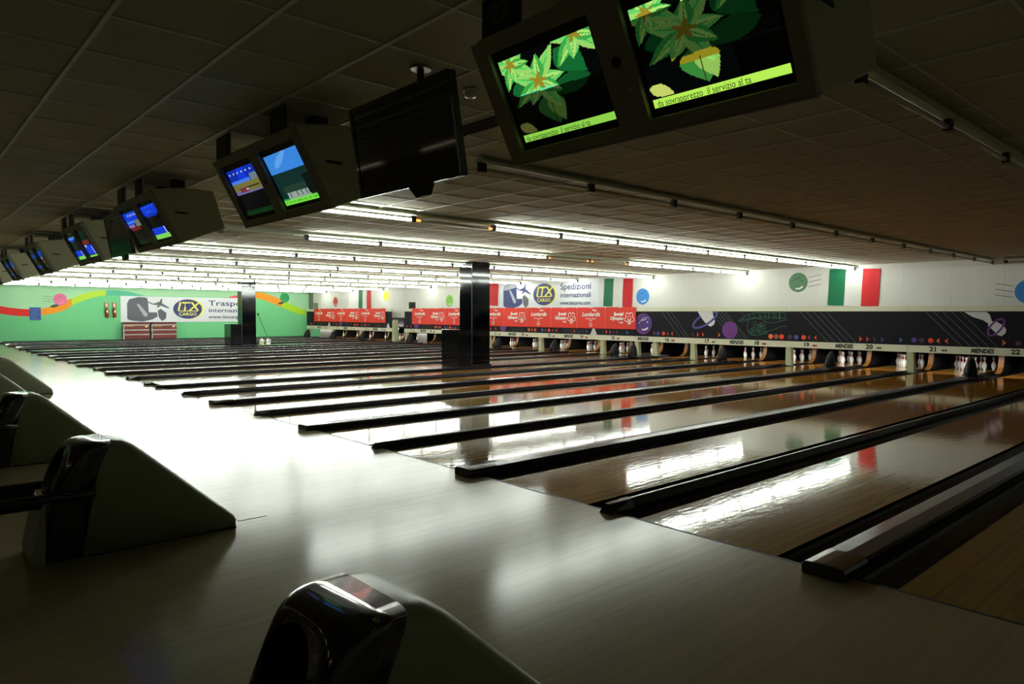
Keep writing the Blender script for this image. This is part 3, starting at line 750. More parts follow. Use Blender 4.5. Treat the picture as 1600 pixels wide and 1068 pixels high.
# ------------------------------------------------------------------ flags, banners, painted balls on the white wall
YW = YB - .001
def wallp(u, v): p = at(u, v, 1, YB - .01); return float(p[0]), float(p[2])
F_G = flat('flag_green', (10, 112, 74), .7); F_W = flat('flag_white', (232, 232, 228), .7); F_R = flat('flag_red', (204, 22, 34), .7)
def flag(x0, z1, w, h, lab, sag=.06):
    t = thing('flag', (x0, YB - .012, z1 - h), lab, 'flag', 'green white red flags on the white wall')
    for k, (m, nm) in enumerate(((F_G, 'green_band'), (F_W, 'white_band'), (F_R, 'red_band'))):
        mb = MB(); nx, nz = 6, 8
        def pt(i, j):
            fx = (k + i / nx) / 3; fz = j / nz
            yy = -.012 - .010 * math.sin(fx * 17 + fz * 2.2) * (1 - fz * .8) - .004 * math.sin(fz * 9 + fx * 5)
            return (fx * w - (1 - fz) * .05, yy, fz * h - sag * (1 - fz) * fx * .9 - .05 * fx * fz)
        fr = [pt(i, j) for j in range(nz + 1) for i in range(nx + 1)]; bk = [(a, b + .004, c) for a, b, c in fr]; N_ = len(fr)
        fs = []
        for j in range(nz):
            for i in range(nx):
                a = j * (nx + 1) + i; fs.append((a, a + 1, a + nx + 2, a + nx + 1)); fs.append((a + N_, a + nx + 1 + N_, a + nx + 2 + N_, a + 1 + N_))
        mb.add(fr + bk, fs, True); obj(nm, mb, m, t)
for (u0, v0, u1, v1), lab in (((1297, 420, 1375, 477), 'large tricolour flag on the white wall above number nineteen and 20'), ((945, 435, 989, 479), 'tricolour flag on the wall above the right end of the long red banner'),
                              ((561, 453, 580, 481), 'small looking tricolour flag above the left red banner'), ((738, 441, 779, 481), 'tricolour flag half hidden behind the near black column')):
    a = wallp(u0, v0); b = wallp(u1, v1); flag(a[0], a[1], b[0] - a[0], min(a[1] - b[1], 1.06), lab)
# painted balls
def painted(u, v, rgb, lab, r=.295, lines=0, dark=(30, 60, 50)):
    a = wallp(u, v); t = thing('painted_ball', (a[0], YB - .002, a[1]), lab, 'wall painting', 'smiling bowling balls painted on the wall')
    nm = 'ball_paint_%d_%d' % (rgb[0], rgb[2])
    smile_ball(t, F_back(0, 0, 0), r, flat(nm, rgb), flat(nm + '_d', tuple(int(c * .5) for c in rgb)), M_WHITEP, name='ball')
    if lines:
        mb = MB()
        for k in (-1, 0, 1): line_mb(mb, [(lines * (r + .03), k * .14 + .0), (lines * (r + .40), k * .14 + .07)], .012, 0)
        obj('motion_lines', mb, M_INK, t, F_back(0, 0, 0))
painted(1247, 441, (86, 134, 96), 'grey-green ball with motion lines painted on the wall above number eighteen', lines=1)
painted(1004, 463, (50, 134, 214), 'blue ball painted on the wall right of the middle flag')
painted(1608, 455, (50, 134, 214), 'blue ball with motion lines painted on the wall at the right edge', lines=-1)
painted(702, 469.5, (124, 196, 56), 'lime green ball painted on the wall just left of the near column')
painted(603.5, 462, (214, 236, 50), 'yellow ball painted on the wall right of the small looking flag')
painted(524, 471, (206, 70, 62), 'red ball painted on the wall near the green wall')

# small openings above the masking
for (u0, v0, u1, v1), lab, m in (((490, 473, 497, 484), 'small grey hatch in the white wall beside the green wall', flat('hatch_grey', (130, 138, 128))), ((639, 472, 649, 483), 'small black square opening in the white wall above number seven', M_DARK)):
    a = wallp(u0, v0); b = wallp(u1, v1)
    t = thing('wall_hatch', (a[0], YB, b[1]), lab, 'hatch')
    obj('cover', MB().box(0, b[0] - a[0], -.012, -.001, 0, a[1] - b[1]), m, t)
    obj('frame', MB().box(-.03, 0, -.02, -.001, -.02, a[1] - b[1] + .03).box(0, b[0] - a[0], -.02, -.001, a[1] - b[1], a[1] - b[1] + .03), M_CREAM, t)

# white cargo banner
I_BLUE = flat('banner_navy', (40, 50, 112)); I_YEL = flat('banner_yellow', (238, 230, 96)); I_GRY = flat('banner_truck_grey', (92, 94, 104)); I_TRB = flat('banner_truck_blue', (46, 58, 116)); I_LG = flat('banner_light_grey', (170, 176, 186))
def cargo(t, F, w, h, word, blue_truck):
    """w x h banner in a local frame: left truck and plane, oval badge, three lines of words"""
    vs, fs = [], []; nx = 24
    for k in range(nx + 1):
        d = .004 + .006 * math.sin(k * 1.3)
        vs += [(k * w / nx, 0, d - .006), (k * w / nx, h, d - .004)]
    n2 = len(vs); vs += [(a, b, c - .003) for a, b, c in vs]
    for k in range(nx): fs += [(2 * k, 2 * k + 2, 2 * k + 3, 2 * k + 1), (n2 + 2 * k, n2 + 2 * k + 1, n2 + 2 * k + 3, n2 + 2 * k + 2)]
    obj('cloth', MB().add(vs, fs), M_BANW, t, F)
    def S(name, pts, m, z=.007): return sheet(name, [(a * h, b * h) for a, b in pts], m, t, F, z=z)
    S('printed_truck', [(.22, .12), (.22, .72), (.30, .88), (.62, .97), (.92, .95), (.96, .80), (.98, .38), (1.28, .38), (1.30, .22), (1.1, .10), (.75, .02), (.35, .06)], I_TRB if blue_truck else I_GRY)
    S('printed_truck_shade', [(.24, .70), (.32, .86), (.62, .95), (.90, .93), (.92, .80), (.5, .72)], I_GRY if not blue_truck else I_LG, .009)
    S('printed_truck_shade', [(.55, .70), (.64, .70), (.95, .30), (.90, .20), (.80, .24)], I_LG, .009)
    S('printed_cab', [(1.30, .45), (1.42, .52), (1.62, .36), (1.60, .14), (1.46, .04), (1.34, .18)], I_GRY, .009)
    S('printed_plane', [(.96, .80), (1.15, .72), (1.38, .80), (1.44, .92), (1.48, .90), (1.46, .74), (1.74, .56), (1.72, .53), (1.42, .64), (1.30, .56), (1.26, .58), (1.32, .66), (1.14, .68), (.95, .76)], I_TRB if blue_truck else I_GRY, .009)
    cx, cy = 2.43, .52
    S('oval_edge', ell(cx + .06, cy, .57, .40, 40), I_YEL)
    S('oval_badge', ell(cx, cy, .55, .39, 40), I_BLUE, .009)
    letters('ITX', .48 * h, I_YEL, t, F @ T(cx * h, (cy + .09) * h, .0115), name='badge_lettering', bold=.010, shear=.2, sx=1.12)
    S('underline', [(cx - .36, .455), (cx + .38, .455), (cx + .38, .425), (cx - .36, .425)], I_YEL, .011)
    letters('CARGO', .17 * h, I_YEL, t, F @ T(cx * h, (cy - .21) * h, .0115), name='badge_lettering', bold=.004, sx=1.15)
    wd = w - 3.24 * h - .15
    for s, y, sz, fx in ((word, .76, .30, 1.0), ('internazionali', .47, .235, 1.0), ('www.itxcargo.com', .20, .19, 1.0)):
        me = text_mesh(s, sz * h, I_BLUE, align='LEFT', bold=.004)
        xs = [v.co.x for v in me.vertices]; ww = max(xs) - min(xs)
        link('lettering', me, t, F @ T(3.24 * h, y * h, .008) @ Matrix.Scale(min(1.6, min(wd, (1.42 if blue_truck else 1.8) * h) / ww), 4, (1, 0, 0)))
a = wallp(781, 442); b = wallp(936, 482)
t = thing('banner', (0, 0, 0), 'white cargo banner with blue oval badge on the white wall right of the near column', 'banner')
cargo(t, F_back(a[0], YB - .012, b[1]), b[0] - a[0], a[1] - b[1], 'Spedizioni', True)
def lw(u, v): p = at(u, v, 0, XL + .01); return float(p[1]), float(p[2])
a = lw(188, 462); b = lw(188, 503); b2 = lw(398, 503)
t = thing('banner', (0, 0, 0), 'long white cargo banner on the green wall, its end hidden by the far column', 'banner')
cargo(t, F_left(XL + .03, a[0], b[1]), 7.5, a[1] - b[1], 'Trasporti', False)

# red banners over the masking
def emblem(mb, cx, cy, r, z):
    for k in range(5):
        a = math.radians(90 + 72 * k + 36)
        line_mb(mb, ell(cx + .62 * r * math.cos(a), cy + .62 * r * math.sin(a), .33 * r, n=9, a0=a - 2.0, a1=a + 2.0), .10 * r, z)
        mb.prism(ell(cx + .30 * r * math.cos(a), cy + .30 * r * math.sin(a), .09 * r, n=8), z, z + .0015, 2)
    line_mb(mb, [(cx - .35 * r, cy - .1 * r), (cx - .12 * r, cy - .35 * r), (cx - .1 * r, cy - 1.0 * r)], .12 * r, z)
    line_mb(mb, [(cx + .35 * r, cy - .1 * r), (cx + .12 * r, cy - .35 * r), (cx + .1 * r, cy - 1.0 * r)], .12 * r, z)
em = MB(); emblem(em, 0, 0, .235, 0); em_me = em.mesh('printed_emblem', M_WHITEP, fix=False)
em2 = MB(); emblem(em2, 0, 0, .095, 0); em2_me = em2.mesh('printed_emblem', M_WHITEP, fix=False)
def red_banner(x0, x1, z0, z1, cells, lab):
    t = thing('banner', (x0, YM - .03, z0), lab, 'banner', 'red event banners hung over the masking')
    w, h = x1 - x0, z1 - z0; nx = cells * 6; vs = []; fs = []
    for k in range(nx + 1):
        for j in range(4):
            fz = j / 3; d = .004 * math.sin(k * .9 + j) + (.006 * math.cos(k * .35) if j < 2 else 0)
            top = h - (.012 if (k % 6 == 3 and j == 3) else 0)
            vs.append((k * w / nx, d, fz * top))
    n2 = len(vs); vs += [(a, b + .003, c) for a, b, c in vs]
    for k in range(nx):
        for j in range(3):
            a = k * 4 + j; fs += [(a, a + 4, a + 5, a + 1), (n2 + a, n2 + a + 1, n2 + a + 5, n2 + a + 4)]
    obj('cloth', MB().add(vs, fs, True), M_RED, t)
    cw = w / cells
    for k in range(cells):
        Fk = F_back(k * cw, -.015, 0)
        if k: obj('seam', MB().box(-.006, .006, 0, .9 * h, 0, .001), flat('seam_pink', (240, 140, 120)), t, F_back(k * cw, -.012, .0) @ Matrix.Rotation(0, 4, 'X'))
        if k % 2 == 0:
            letters('Lombardia', .215, M_WHITEP, t, Fk @ T(cw * .5, h * .66), bold=.007, shear=.4, sx=1.0)
            letters('Team', .10, M_WHITEP, t, Fk @ T(cw * .62, h * .86), bold=.004, shear=.4)
            letters('SPECIAL OLYMPICS', .062, M_WHITEP, t, Fk @ T(cw * .5, h * .455), bold=.001)
            letters('ITALIA', .058, M_WHITEP, t, Fk @ T(cw * .5, h * .375), bold=.001)
            link('printed_emblem', em2_me, t, Fk @ T(cw * .5, h * .19))
        else:
            letters('Special', .165, M_WHITEP, t, Fk @ T(cw * .60, h * .68), bold=.008, shear=.25, align='RIGHT')
            letters('Olympics', .165, M_WHITEP, t, Fk @ T(cw * .60, h * .48), bold=.008, shear=.25, align='RIGHT')
            letters('Italia', .10, M_WHITEP, t, Fk @ T(cw * .60, h * .30), bold=.002, shear=.25, align='RIGHT')
            link('printed_emblem', em_me, t, Fk @ T(cw * .80, h * .50))
    for k in range(cells * 2 + 1):
        obj('tie', MB().box(-.012, .012, -.004, .02, h - .035, h + .012), M_WHITEP, t, T(min(max(k * cw / 2, .015), w - .015), -.004, 0))
red_banner(-37.736, -29.279, 1.015, 1.80, 6, 'shorter red event banner over the masking from number 1 to number six')
red_banner(-26.752, -12.365, .985, 1.79, 10, 'long red event banner over the masking from number 8 to number fifteen')

# ------------------------------------------------------------------ mural and objects on the green wall
def lwp(u, v): return lw(u, v)
FL = F_left(XL + .001, 0, 0)
rib = [(-2, 477.5, 489.5), (15, 480.5, 492), (30, 482, 493.5), (46, 483, 494), (64, 482, 492.5), (81, 478.5, 490), (96, 472, 486), (104, 469, 482.5), (112, 466, 477.5), (122, 461.5, 472.5), (132, 458, 469), (144, 455.2, 464.8), (156, 453.8, 462.3), (166, 453.3, 461.3), (182, 453.4, 461), (200, 455.3, 462), (216, 459, 462.4), (226, 461.8, 462.3)]
rib2 = [(357, 464, 465), (372, 460.5, 468), (401, 456, 466), (414, 458, 469), (428, 463, 474.5), (441, 468.5, 480), (452, 474, 485.5), (466, 480, 490.5), (478, 483.5, 493)]
def seg(pts, i0, i1): return [lwp(u, a) for u, a, b in pts[i0:i1 + 1]] + [lwp(u, b) for u, a, b in pts[i0:i1 + 1]][::-1]
up = [lwp(u, a) for u, a, b in rib[:]] + [(6.9, 2.45), (12.0, 2.45)] + [lwp(u, a) for u, a, b in rib2] 
up = [(up[0][0] - 1.2, up[0][1] + .08)] + up + [(YB - .005, up[-1][1] - .01)]
sheet('painted_pale_area', [(up[0][0], ZC - .005)] + [(YB - .005, ZC - .005)][:0] + up + [(YB - .005, ZC - .005)], M_GREENP, wl, FL)
for pts, i0, i1, c, nm in ((rib, 0, 4, (238, 40, 34), 'red'), (rib, 4, 8, (250, 156, 26), 'orange'), (rib, 8, 13, (190, 228, 62), 'lime'), (rib, 13, 17, (92, 190, 160), 'teal'),
                           (rib2, 0, 1, (236, 90, 100), 'rose'), (rib2, 1, 5, (250, 160, 36), 'amber'), (rib2, 5, 8, (176, 226, 40), 'yellow_green')):
    sheet('painted_ribbon', seg(pts, i0, i1), flat('ribbon_' + nm, c, .7), wl, FL, z=.002)
for (u, v), c, nm, lab, ln in (((94, 467.5), (236, 112, 158), 'pink', 'pink ball with motion lines painted on the green wall', 1), ((445, 465), (36, 168, 98), 'leaf', 'dark green ball painted on the green wall right of the far column', 0)):
    y_, z_ = lw(u, v); t = thing('painted_ball', (XL + .002, y_, z_), lab, 'wall painting', 'smiling bowling balls painted on the wall')
    smile_ball(t, F_left(0, 0, 0), .31, flat('ball_' + nm, c), flat('ball_%s_d' % nm, tuple(int(q * .6) for q in c)), flat('ball_%s_l' % nm, tuple(min(255, q + 30) for q in c)), z=.004, name='ball')
    sheet('painted_shadow', ell(-.25, -.34, .2, .07, 16, rot=.25), flat('shadow_paint', (70, 66, 58)), t, F_left(0, 0, 0), z=.004)
    if ln:
        mb = MB()
        for k in (-1, 0, 1): line_mb(mb, [(-.34, k * .13), (-.75, k * .13 + .03)], .012, .004)
        obj('motion_lines', mb, M_INK, t, F_left(0, 0, 0))
# blue notice board
a = lw(46, 480); b = lw(64, 500)
t = thing('notice_board', (XL + .002, a[0], b[1]), 'blue notice board with rows of small text on the green wall over the red ribbon', 'notice board')
bw, bh = b[0] - a[0], a[1] - b[1]
obj('board', MB().box(0, .02, 0, bw, 0, bh), flat('notice_blue', (34, 74, 156)), t, bevel=.003)
for k in range(7): obj('text_row', MB().box(.0205, .022, .05, bw - .06 - .05 * (k % 3), bh - .10 - k * .08, bh - .115 - k * .08), flat('notice_pale', (96, 140, 200)), t)
# fire extinguishers under their signs
X_RED = flat('extinguisher_dark_red', (150, 44, 34), .3); X_SIGN = flat('sign_cream', (236, 214, 160))
for i, (u, lab) in enumerate(((166.5, 'left of the two fire extinguishers on the green wall'), (178.5, 'right of the two fire extinguishers on the green wall, nearer the white banner'))):
    y_, zc = lw(u, 490)
    t = thing('fire_extinguisher', (XL, y_, zc - .2), lab, 'fire extinguisher', 'fire extinguishers on the green wall')
    obj('cylinder', MB().lathe([(.07, 0), (.085, .03), (.085, .40), (.06, .46), (.025, .48)], 16, (.10, 0, 0)), X_RED, t)
    obj('label', MB().box(.184, .188, -.04, .04, .26, .40), X_SIGN, t)
    obj('hose', MB().tube([(.1, 0, .48), (.12, -.08, .56), (.12, -.13, .52), (.12, -.10, .44), (.11, -.085, .2)], .012, 8), M_BLKP, t)
    obj('handle', MB().box(.08, .12, -.06, .03, .48, .52), M_BLKP, t)
    obj('bracket', MB().box(.0, .03, -.03, .03, .15, .45), M_STEEL, t)
    y2, z2 = lw(u, 476.5)
    s = thing('sign', (XL, y2, z2), 'small red-edged cream sign over the %s fire extinguisher' % ('left' if i == 0 else 'right'), 'sign', 'signs over the fire extinguishers')
    obj('board', MB().box(.002, .012, -.11, .11, -.13, .13), X_RED, s)
    obj('face', MB().box(.012, .015, -.05, .06, -.10, .10), X_SIGN, s)
# two burgundy rack cases against the green wall
B_RED = flat('burgundy_panel', (112, 34, 34), .35); B_SIL = mat('silver_trim', (190, 186, 176), .3, metal=.7)
for i, ((u0, u1), lab) in enumerate((((190, 230), 'left burgundy flight case with silver bands, standing by the green wall'), ((234, 272), 'right burgundy flight case with silver bands, standing by the green wall'))):
    y0_ = lw(u0, 515)[0]; y1_ = lw(u1, 515)[0]; w_ = y1_ - y0_
    t = thing('flight_case', (XL + .05, y0_, .0), lab, 'case', 'burgundy cases by the green wall')
    obj('body', MB().box(.0, .42, .0, w_, .0, .92), B_RED, t, bevel=.012)
    for z_ in (.28, .31 + .22, .80): obj('silver_band', MB().box(.42, .432, .02, w_ - .01, z_, z_ + .045), B_SIL, t)
    obj('lid', MB().box(.0, .43, .0, w_, .925, .985), flat('burgundy_dark', (84, 26, 26), .35), t, bevel=.01)
    for z_ in (.35, .68): obj('latch', MB().lathe([(.035, 0), (.045, .05), (.03, .09)], 10, (.44, .02, z_)), M_STEEL, t)
    obj('side_post', MB().box(.40, .44, -.03, .02, .0, .85), B_SIL, t)
    obj('maker_badge', MB().box(.432, .436, w_ - .22, w_ - .10, .70, .78), X_SIGN, t)
    obj('lettering_strip', MB().box(.432, .435, .10, .5, .74, .765), flat('gold_strip', (200, 160, 60)), t)
# leaning pole and jugs near the far column
p0 = at(415, 530, 0, -38.9); p1 = at(404, 492, 0, -39.3)
t = thing('oiling_pole', (-38.6, p0[1], 0.0), 'thin dark pole with a small black head leaning right of the far column', 'pole')
obj('rod', MB().tube([(0, 0, .075), (XL + .10 + 38.6, p1[1] - p0[1], 1.42)], .012, 8), M_BLKP, t)
obj('head', MB().lathe([(.03, -.05), (.055, -.02), (.055, .05), (.02, .09)], 12, (XL + .11 + 38.6, p1[1] - p0[1], 1.43)), M_BLK, t)
def jug(u, v, lab, liquid, fallen):
    p = at(u, v, 0, -27.55 + .1 * fallen)
    t = thing('plastic_jug', (-27.60, p[1], .062), lab, 'jug', 'white plastic jugs by the far column')
    z0_ = 0
    b_ = MB().loft([[(.085 * s * math.cos(a), .105 * s * math.sin(a), z) for a in [2 * math.pi * k / 16 for k in range(16)]] for z, s in ((z0_, .92), (.02, 1), (.12, 1)) ])
    obj('lower_body', b_, flat('jug_liquid', (206, 214, 150), .3) if liquid else flat('jug_white', (232, 234, 228), .3), t)
    b_ = MB().loft([[(.085 * s * math.cos(a), .105 * s * math.sin(a), z) for a in [2 * math.pi * k / 16 for k in range(16)]] for z, s in ((.12, 1), (.21, 1), (.26, .7), (.28, .3), (.30, .3))])
    obj('upper_body', b_, flat('jug_white', (232, 234, 228), .3), t)
    obj('handle', MB().tube([(0, .06, .27), (0, .12, .24), (0, .125, .15), (0, .10, .12)], .013, 8), flat('jug_white', (232, 234, 228), .3), t)
    obj('cap', MB().lathe([(.032, .30), (.032, .325)], 12), flat('jug_cap', (220, 222, 214), .4), t)
jug(409.5, 538, 'white plastic jug half full of yellow liquid at the foot of the far column', True, 0)
jug(419.5, 538, 'second white plastic jug, right of the one with yellow liquid', False, 0)

# ------------------------------------------------------------------ ball returns on the approach
def rrect(n, w, k=4.0):
    out = []
    for i in range(n):
        a = 2 * math.pi * i / n; c, s = math.cos(a), math.sin(a)
        out.append((w * math.copysign(abs(c) ** (2 / k), c), math.copysign(abs(s) ** (2 / k), s)))
    return out
def ball_return(loc, lab):
    t = thing('ball_return', loc, lab, 'ball return', 'ball returns on the approach')
    hw = .20
    st = [(0.0, .07, .02), (-.006, .088, .03), (-.03, .112, .035), (-.30, .361, .06), (-.58, .620, .07), (-.635, .664, .07), (-.69, .690, .07), (-.76, .699, .07), (-.80, .700, .07)]
    def arch(y, zt, r, y_low=None):
        pts = [(-hw, .0)]
        for k in range(6): a = math.pi - k * math.pi / 10; pts.append((-hw + r + r * math.cos(a), zt - r + r * math.sin(a)))
        for k in range(6): a = math.pi / 2 - k * math.pi / 10; pts.append((hw - r + r * math.cos(a), zt - r + r * math.sin(a)))
        pts.append((hw, .0))
        return [(a, y - (0 if y_low is None else (y - y_low) * (1 - b / zt)), b) for a, b in pts]
    rings0 = [arch(*q) for q in st] + [arch(-.81, .700, .07, -.93)]
    obj('hood', MB().loft(rings0), M_HOODG, t)
    # dark mouth with an oval opening where the balls come up
    N_ = 40; R4 = rrect(N_, hw + .006, 8.0); R3 = rrect(N_, hw - .022, 4.0)
    def plane(yT, zT, yB, zB, ring, sy=1.0):
        return [(a, yB + (yT - yB) * (b * sy * .5 + .5), zB + (zT - zB) * (b * sy * .5 + .5)) for a, b in ring]
    EL = [(.135 * math.cos(2 * math.pi * i / N_), math.sin(2 * math.pi * i / N_)) for i in range(N_)]
    rings = [plane(-.76, .704, -.915, .36, R4), plane(-.87, .704, -1.03, .36, R4), plane(-.89, .704, -1.05, .36, rrect(N_, hw + .004, 7.0)), plane(-.925, .702, -1.075, .362, rrect(N_, hw - .003, 5.5)), plane(-.955, .694, -1.095, .37, R3),
             plane(-.98, .685, -1.115, .375, EL, .86), plane(-.965, .685, -1.10, .375, EL, .80), plane(-.80, .66, -.93, .39, EL, .74)]
    obj('mouth', MB().loft(rings, smooth=True, caps=(True, False)), M_HOODD, t)
    obj('mouth_lining', MB().add(rings[-1], [tuple(range(N_))]).add([(a, b + .006, c) for a, b, c in rings[-1]], [tuple(range(N_ - 1, -1, -1))]), M_DARK, t)
    obj('pedestal', MB().prism([(-.915, .0), (-.905, .37), (-1.08, .37), (-1.12, .0)], -hw + .01, hw - .01, 0), M_BLKP, t, bevel=.01)
    obj('back_plate', MB().prism([(-1.12, .0), (-1.115, .36), (-1.13, .36), (-1.19, .06), (-1.19, .0)], -hw + .004, hw - .004, 0), M_HOODG, t, bevel=.004)
    for s in (-1, 1):
        obj('track_rail', MB().tube([(s * (hw + .012), -.86, .395), (s * (hw + .012), -1.1, .40), (s * (hw + .012), -2.9, .40)], .028, 12), M_HOODD, t)
    obj('track_tray', MB().prism([(-.19, .40), (-.17, .345), (0, .325), (.17, .345), (.19, .40), (.19, .39), (.17, .335), (0, .315), (-.17, .335), (-.19, .39)], -2.9, -1.12, 1), M_BLKP, t)
    obj('rack_leg', MB().box(-.13, .13, -2.75, -2.55, 0, .315), M_BLKP, t, bevel=.01)
    obj('skirt_line', MB().prism([(-.001, .0), (.004, .0), (.004, .012), (-.90, .012), (-.90, .0)], -hw - .003, hw + .003, 0), M_BLKP, t)
    return t
ball_return((1.655, -2.30, 0), 'nearest ball return with a pale wedge hood and dark oval mouth at the bottom edge')
ball_return((-1.675, -2.30, 0), 'second ball return with a pale green wedge hood and black rails at the left')
ball_return((-5.03, -2.30, 0), 'third ball return, pale wedge hood behind the second one')
ball_return((-8.39, -2.30, 0), 'fourth ball return, mostly hidden at the left edge')
ball_return((-12.06, -1.80, 0), 'farthest ball return, slim pale wedge hood over the bright floor')

# ------------------------------------------------------------------ overhead score monitors
TILT = math.atan2(.50, -.27)           # direction of the sloping face in the y-z plane
def leaf(cx, cy, ang, L_, w):
    n = 9; out = []
    for i in range(n): a = i / (n - 1); out.append((a * L_, w * math.sin(math.pi * a ** .8) * (1 - .25 * a)))
    out += [(p, -q) for p, q in out[-2:0:-1]]
    c, s = math.cos(ang), math.sin(ang)
    return [(cx + (p * c - q * s), cy + (p * s + q * c)) for p, q in out]
def rect(a, b, c, d): return [(a, c), (b, c), (b, d), (a, d)]
def paint(nx, ny, shapes, gain=None):
    xs = (np.arange(nx) + .5) / nx; ys = (np.arange(ny) + .5) / ny; X, Y = np.meshgrid(xs, ys)
    img = np.zeros((ny, nx, 3))
    img[:] = shapes[0][1]
    for pts, c in shapes[1:]:
        ins = np.zeros(X.shape, bool); n = len(pts)
        for i in range(n):
            x1, y1 = pts[i]; x2, y2 = pts[(i + 1) % n]
            if y1 == y2: continue
            cond = ((y1 > Y) != (y2 > Y)) & (X < (x2 - x1) * (Y - y1) / (y2 - y1) + x1)
            ins ^= cond
        img[ins] = c
    if gain is not None: img = gain(X, Y, img)
    return img
def picture(parent, F, w, h, img):
    ny, nx, _ = img.shape
    me = bpy.data.meshes.new('picture')
    X, Y = np.meshgrid(np.linspace(0, w, nx + 1), np.linspace(0, h, ny + 1))
    bul = .010 * (1 - ((X / w - .5) * 2) ** 2) * (1 - ((Y / h - .5) * 2) ** 2)
    vs = np.stack([X, Y, bul], -1).reshape(-1, 3)
    idx = np.arange((nx + 1) * (ny + 1)).reshape(ny + 1, nx + 1)
    fs = np.stack([idx[:-1, :-1], idx[:-1, 1:], idx[1:, 1:], idx[1:, :-1]], -1).reshape(-1, 4)
    me.from_pydata(vs.tolist(), [], fs.tolist())
    ca = me.color_attributes.new('Col', 'FLOAT_COLOR', 'CORNER')
    col = np.repeat(np.concatenate([img.reshape(-1, 3), np.ones((nx * ny, 1))], 1), 4, axis=0)
    ca.data.foreach_set('color', col.astype(np.float32).ravel())
    me.materials.append(M_SCR)
    return link('picture', me, parent, F)
def S3(c): return np.array(srgb(c))
def poinsettia(mode):
    g1, g2, g3, g4 = S3((120, 230, 110)), S3((70, 190, 80)), S3((176, 240, 120)), S3((20, 110, 50))
    yel, org = S3((206, 220, 110)), S3((160, 140, 40))
    sh = [(None, S3((3, 5, 6)))]
    sh += [(leaf(.62, .92, -.9, .42, .15), g4), (leaf(.05, .60, .2, .3, .1), g4), (leaf(.9, .56, 3.3, .5, .12), S3((16, 90, 40)))]
    sh += [(leaf(.42, .50, -1.45, .37, .17), S3((60, 140, 60))), (leaf(.46, .48, -1.35, .34, .10), S3((150, 200, 90))), (rect(.445, .452, .15, .5), S3((60, 70, 20)))]
    sh += [(leaf(.0, .22, -.5, .22, .07), yel)]
    for cx, cy, R, k0 in ((.38, .66, .40, 0), (.12, .92, .30, .6), (.84, 1.0, .36, .3)):
        for k in range(9):
            a = k0 + k * 2 * math.pi / 9 + (.25 if k % 2 else 0)
            Lr = R * (1.0 if k % 2 else .72)
            sh.append((leaf(cx, cy, a, Lr, R * .21), (g1, g3, g2)[k % 3] * .85)); sh.append((leaf(cx, cy, a + .05, Lr * .96, R * .09), (g3, g1, g3)[k % 3])); sh.append((leaf(cx, cy, a, Lr * .85, R * .012), g2 * .6))
        for k in range(5): sh.append((leaf(cx, cy, k0 + k * 1.3, R * .28, R * .06), org))
    band_ = rect(0, 1, 0, .095)
    def gain(X, Y, im):
        if mode == 'L': m = np.where(Y > .56 - .03 * X, 1.0, .13) * np.where(Y > .86 + .06 * X, 1.0, 1)
        else: m = np.where(Y > .90, 1.1, np.where(Y > .42, .14, 1.0))
        im = im * m[..., None]
        if mode == 'R':
            o = (Y > .36) & (Y < .44) & (im.sum(-1) > .12); im[o] = S3((150, 140, 30))
            d = (Y < .40) & (X > .68); im[d] *= .05
        if mode == 'L': im[(Y > .53 - .03 * X) & (Y < .575 - .03 * X) & (im.sum(-1) > .2)] = S3((110, 240, 170))
        b = Y < .095; im[b] = S3((150, 220, 80)) if mode == 'L' else S3((190, 250, 90))
        im[Y < .012] = S3((4, 10, 6))
        return im
    return paint(120, 92, sh, gain)
BL = S3((16, 60, 220)); BLL = S3((70, 130, 240)); LIME = S3((130, 220, 90)); DK = S3((8, 8, 12)); WH = S3((190, 200, 230)); TAN = S3((120, 116, 60)); RD = S3((110, 22, 26)); TEAL = S3((14, 46, 44)); PU = S3((120, 90, 170))
def marks(y, n, c, x0=.05, x1=.95, h=.04, w=.05): return [(rect(x0 + (x1 - x0) * k / n, x0 + (x1 - x0) * k / n + w, y, y + h), c) for k in range(n)]
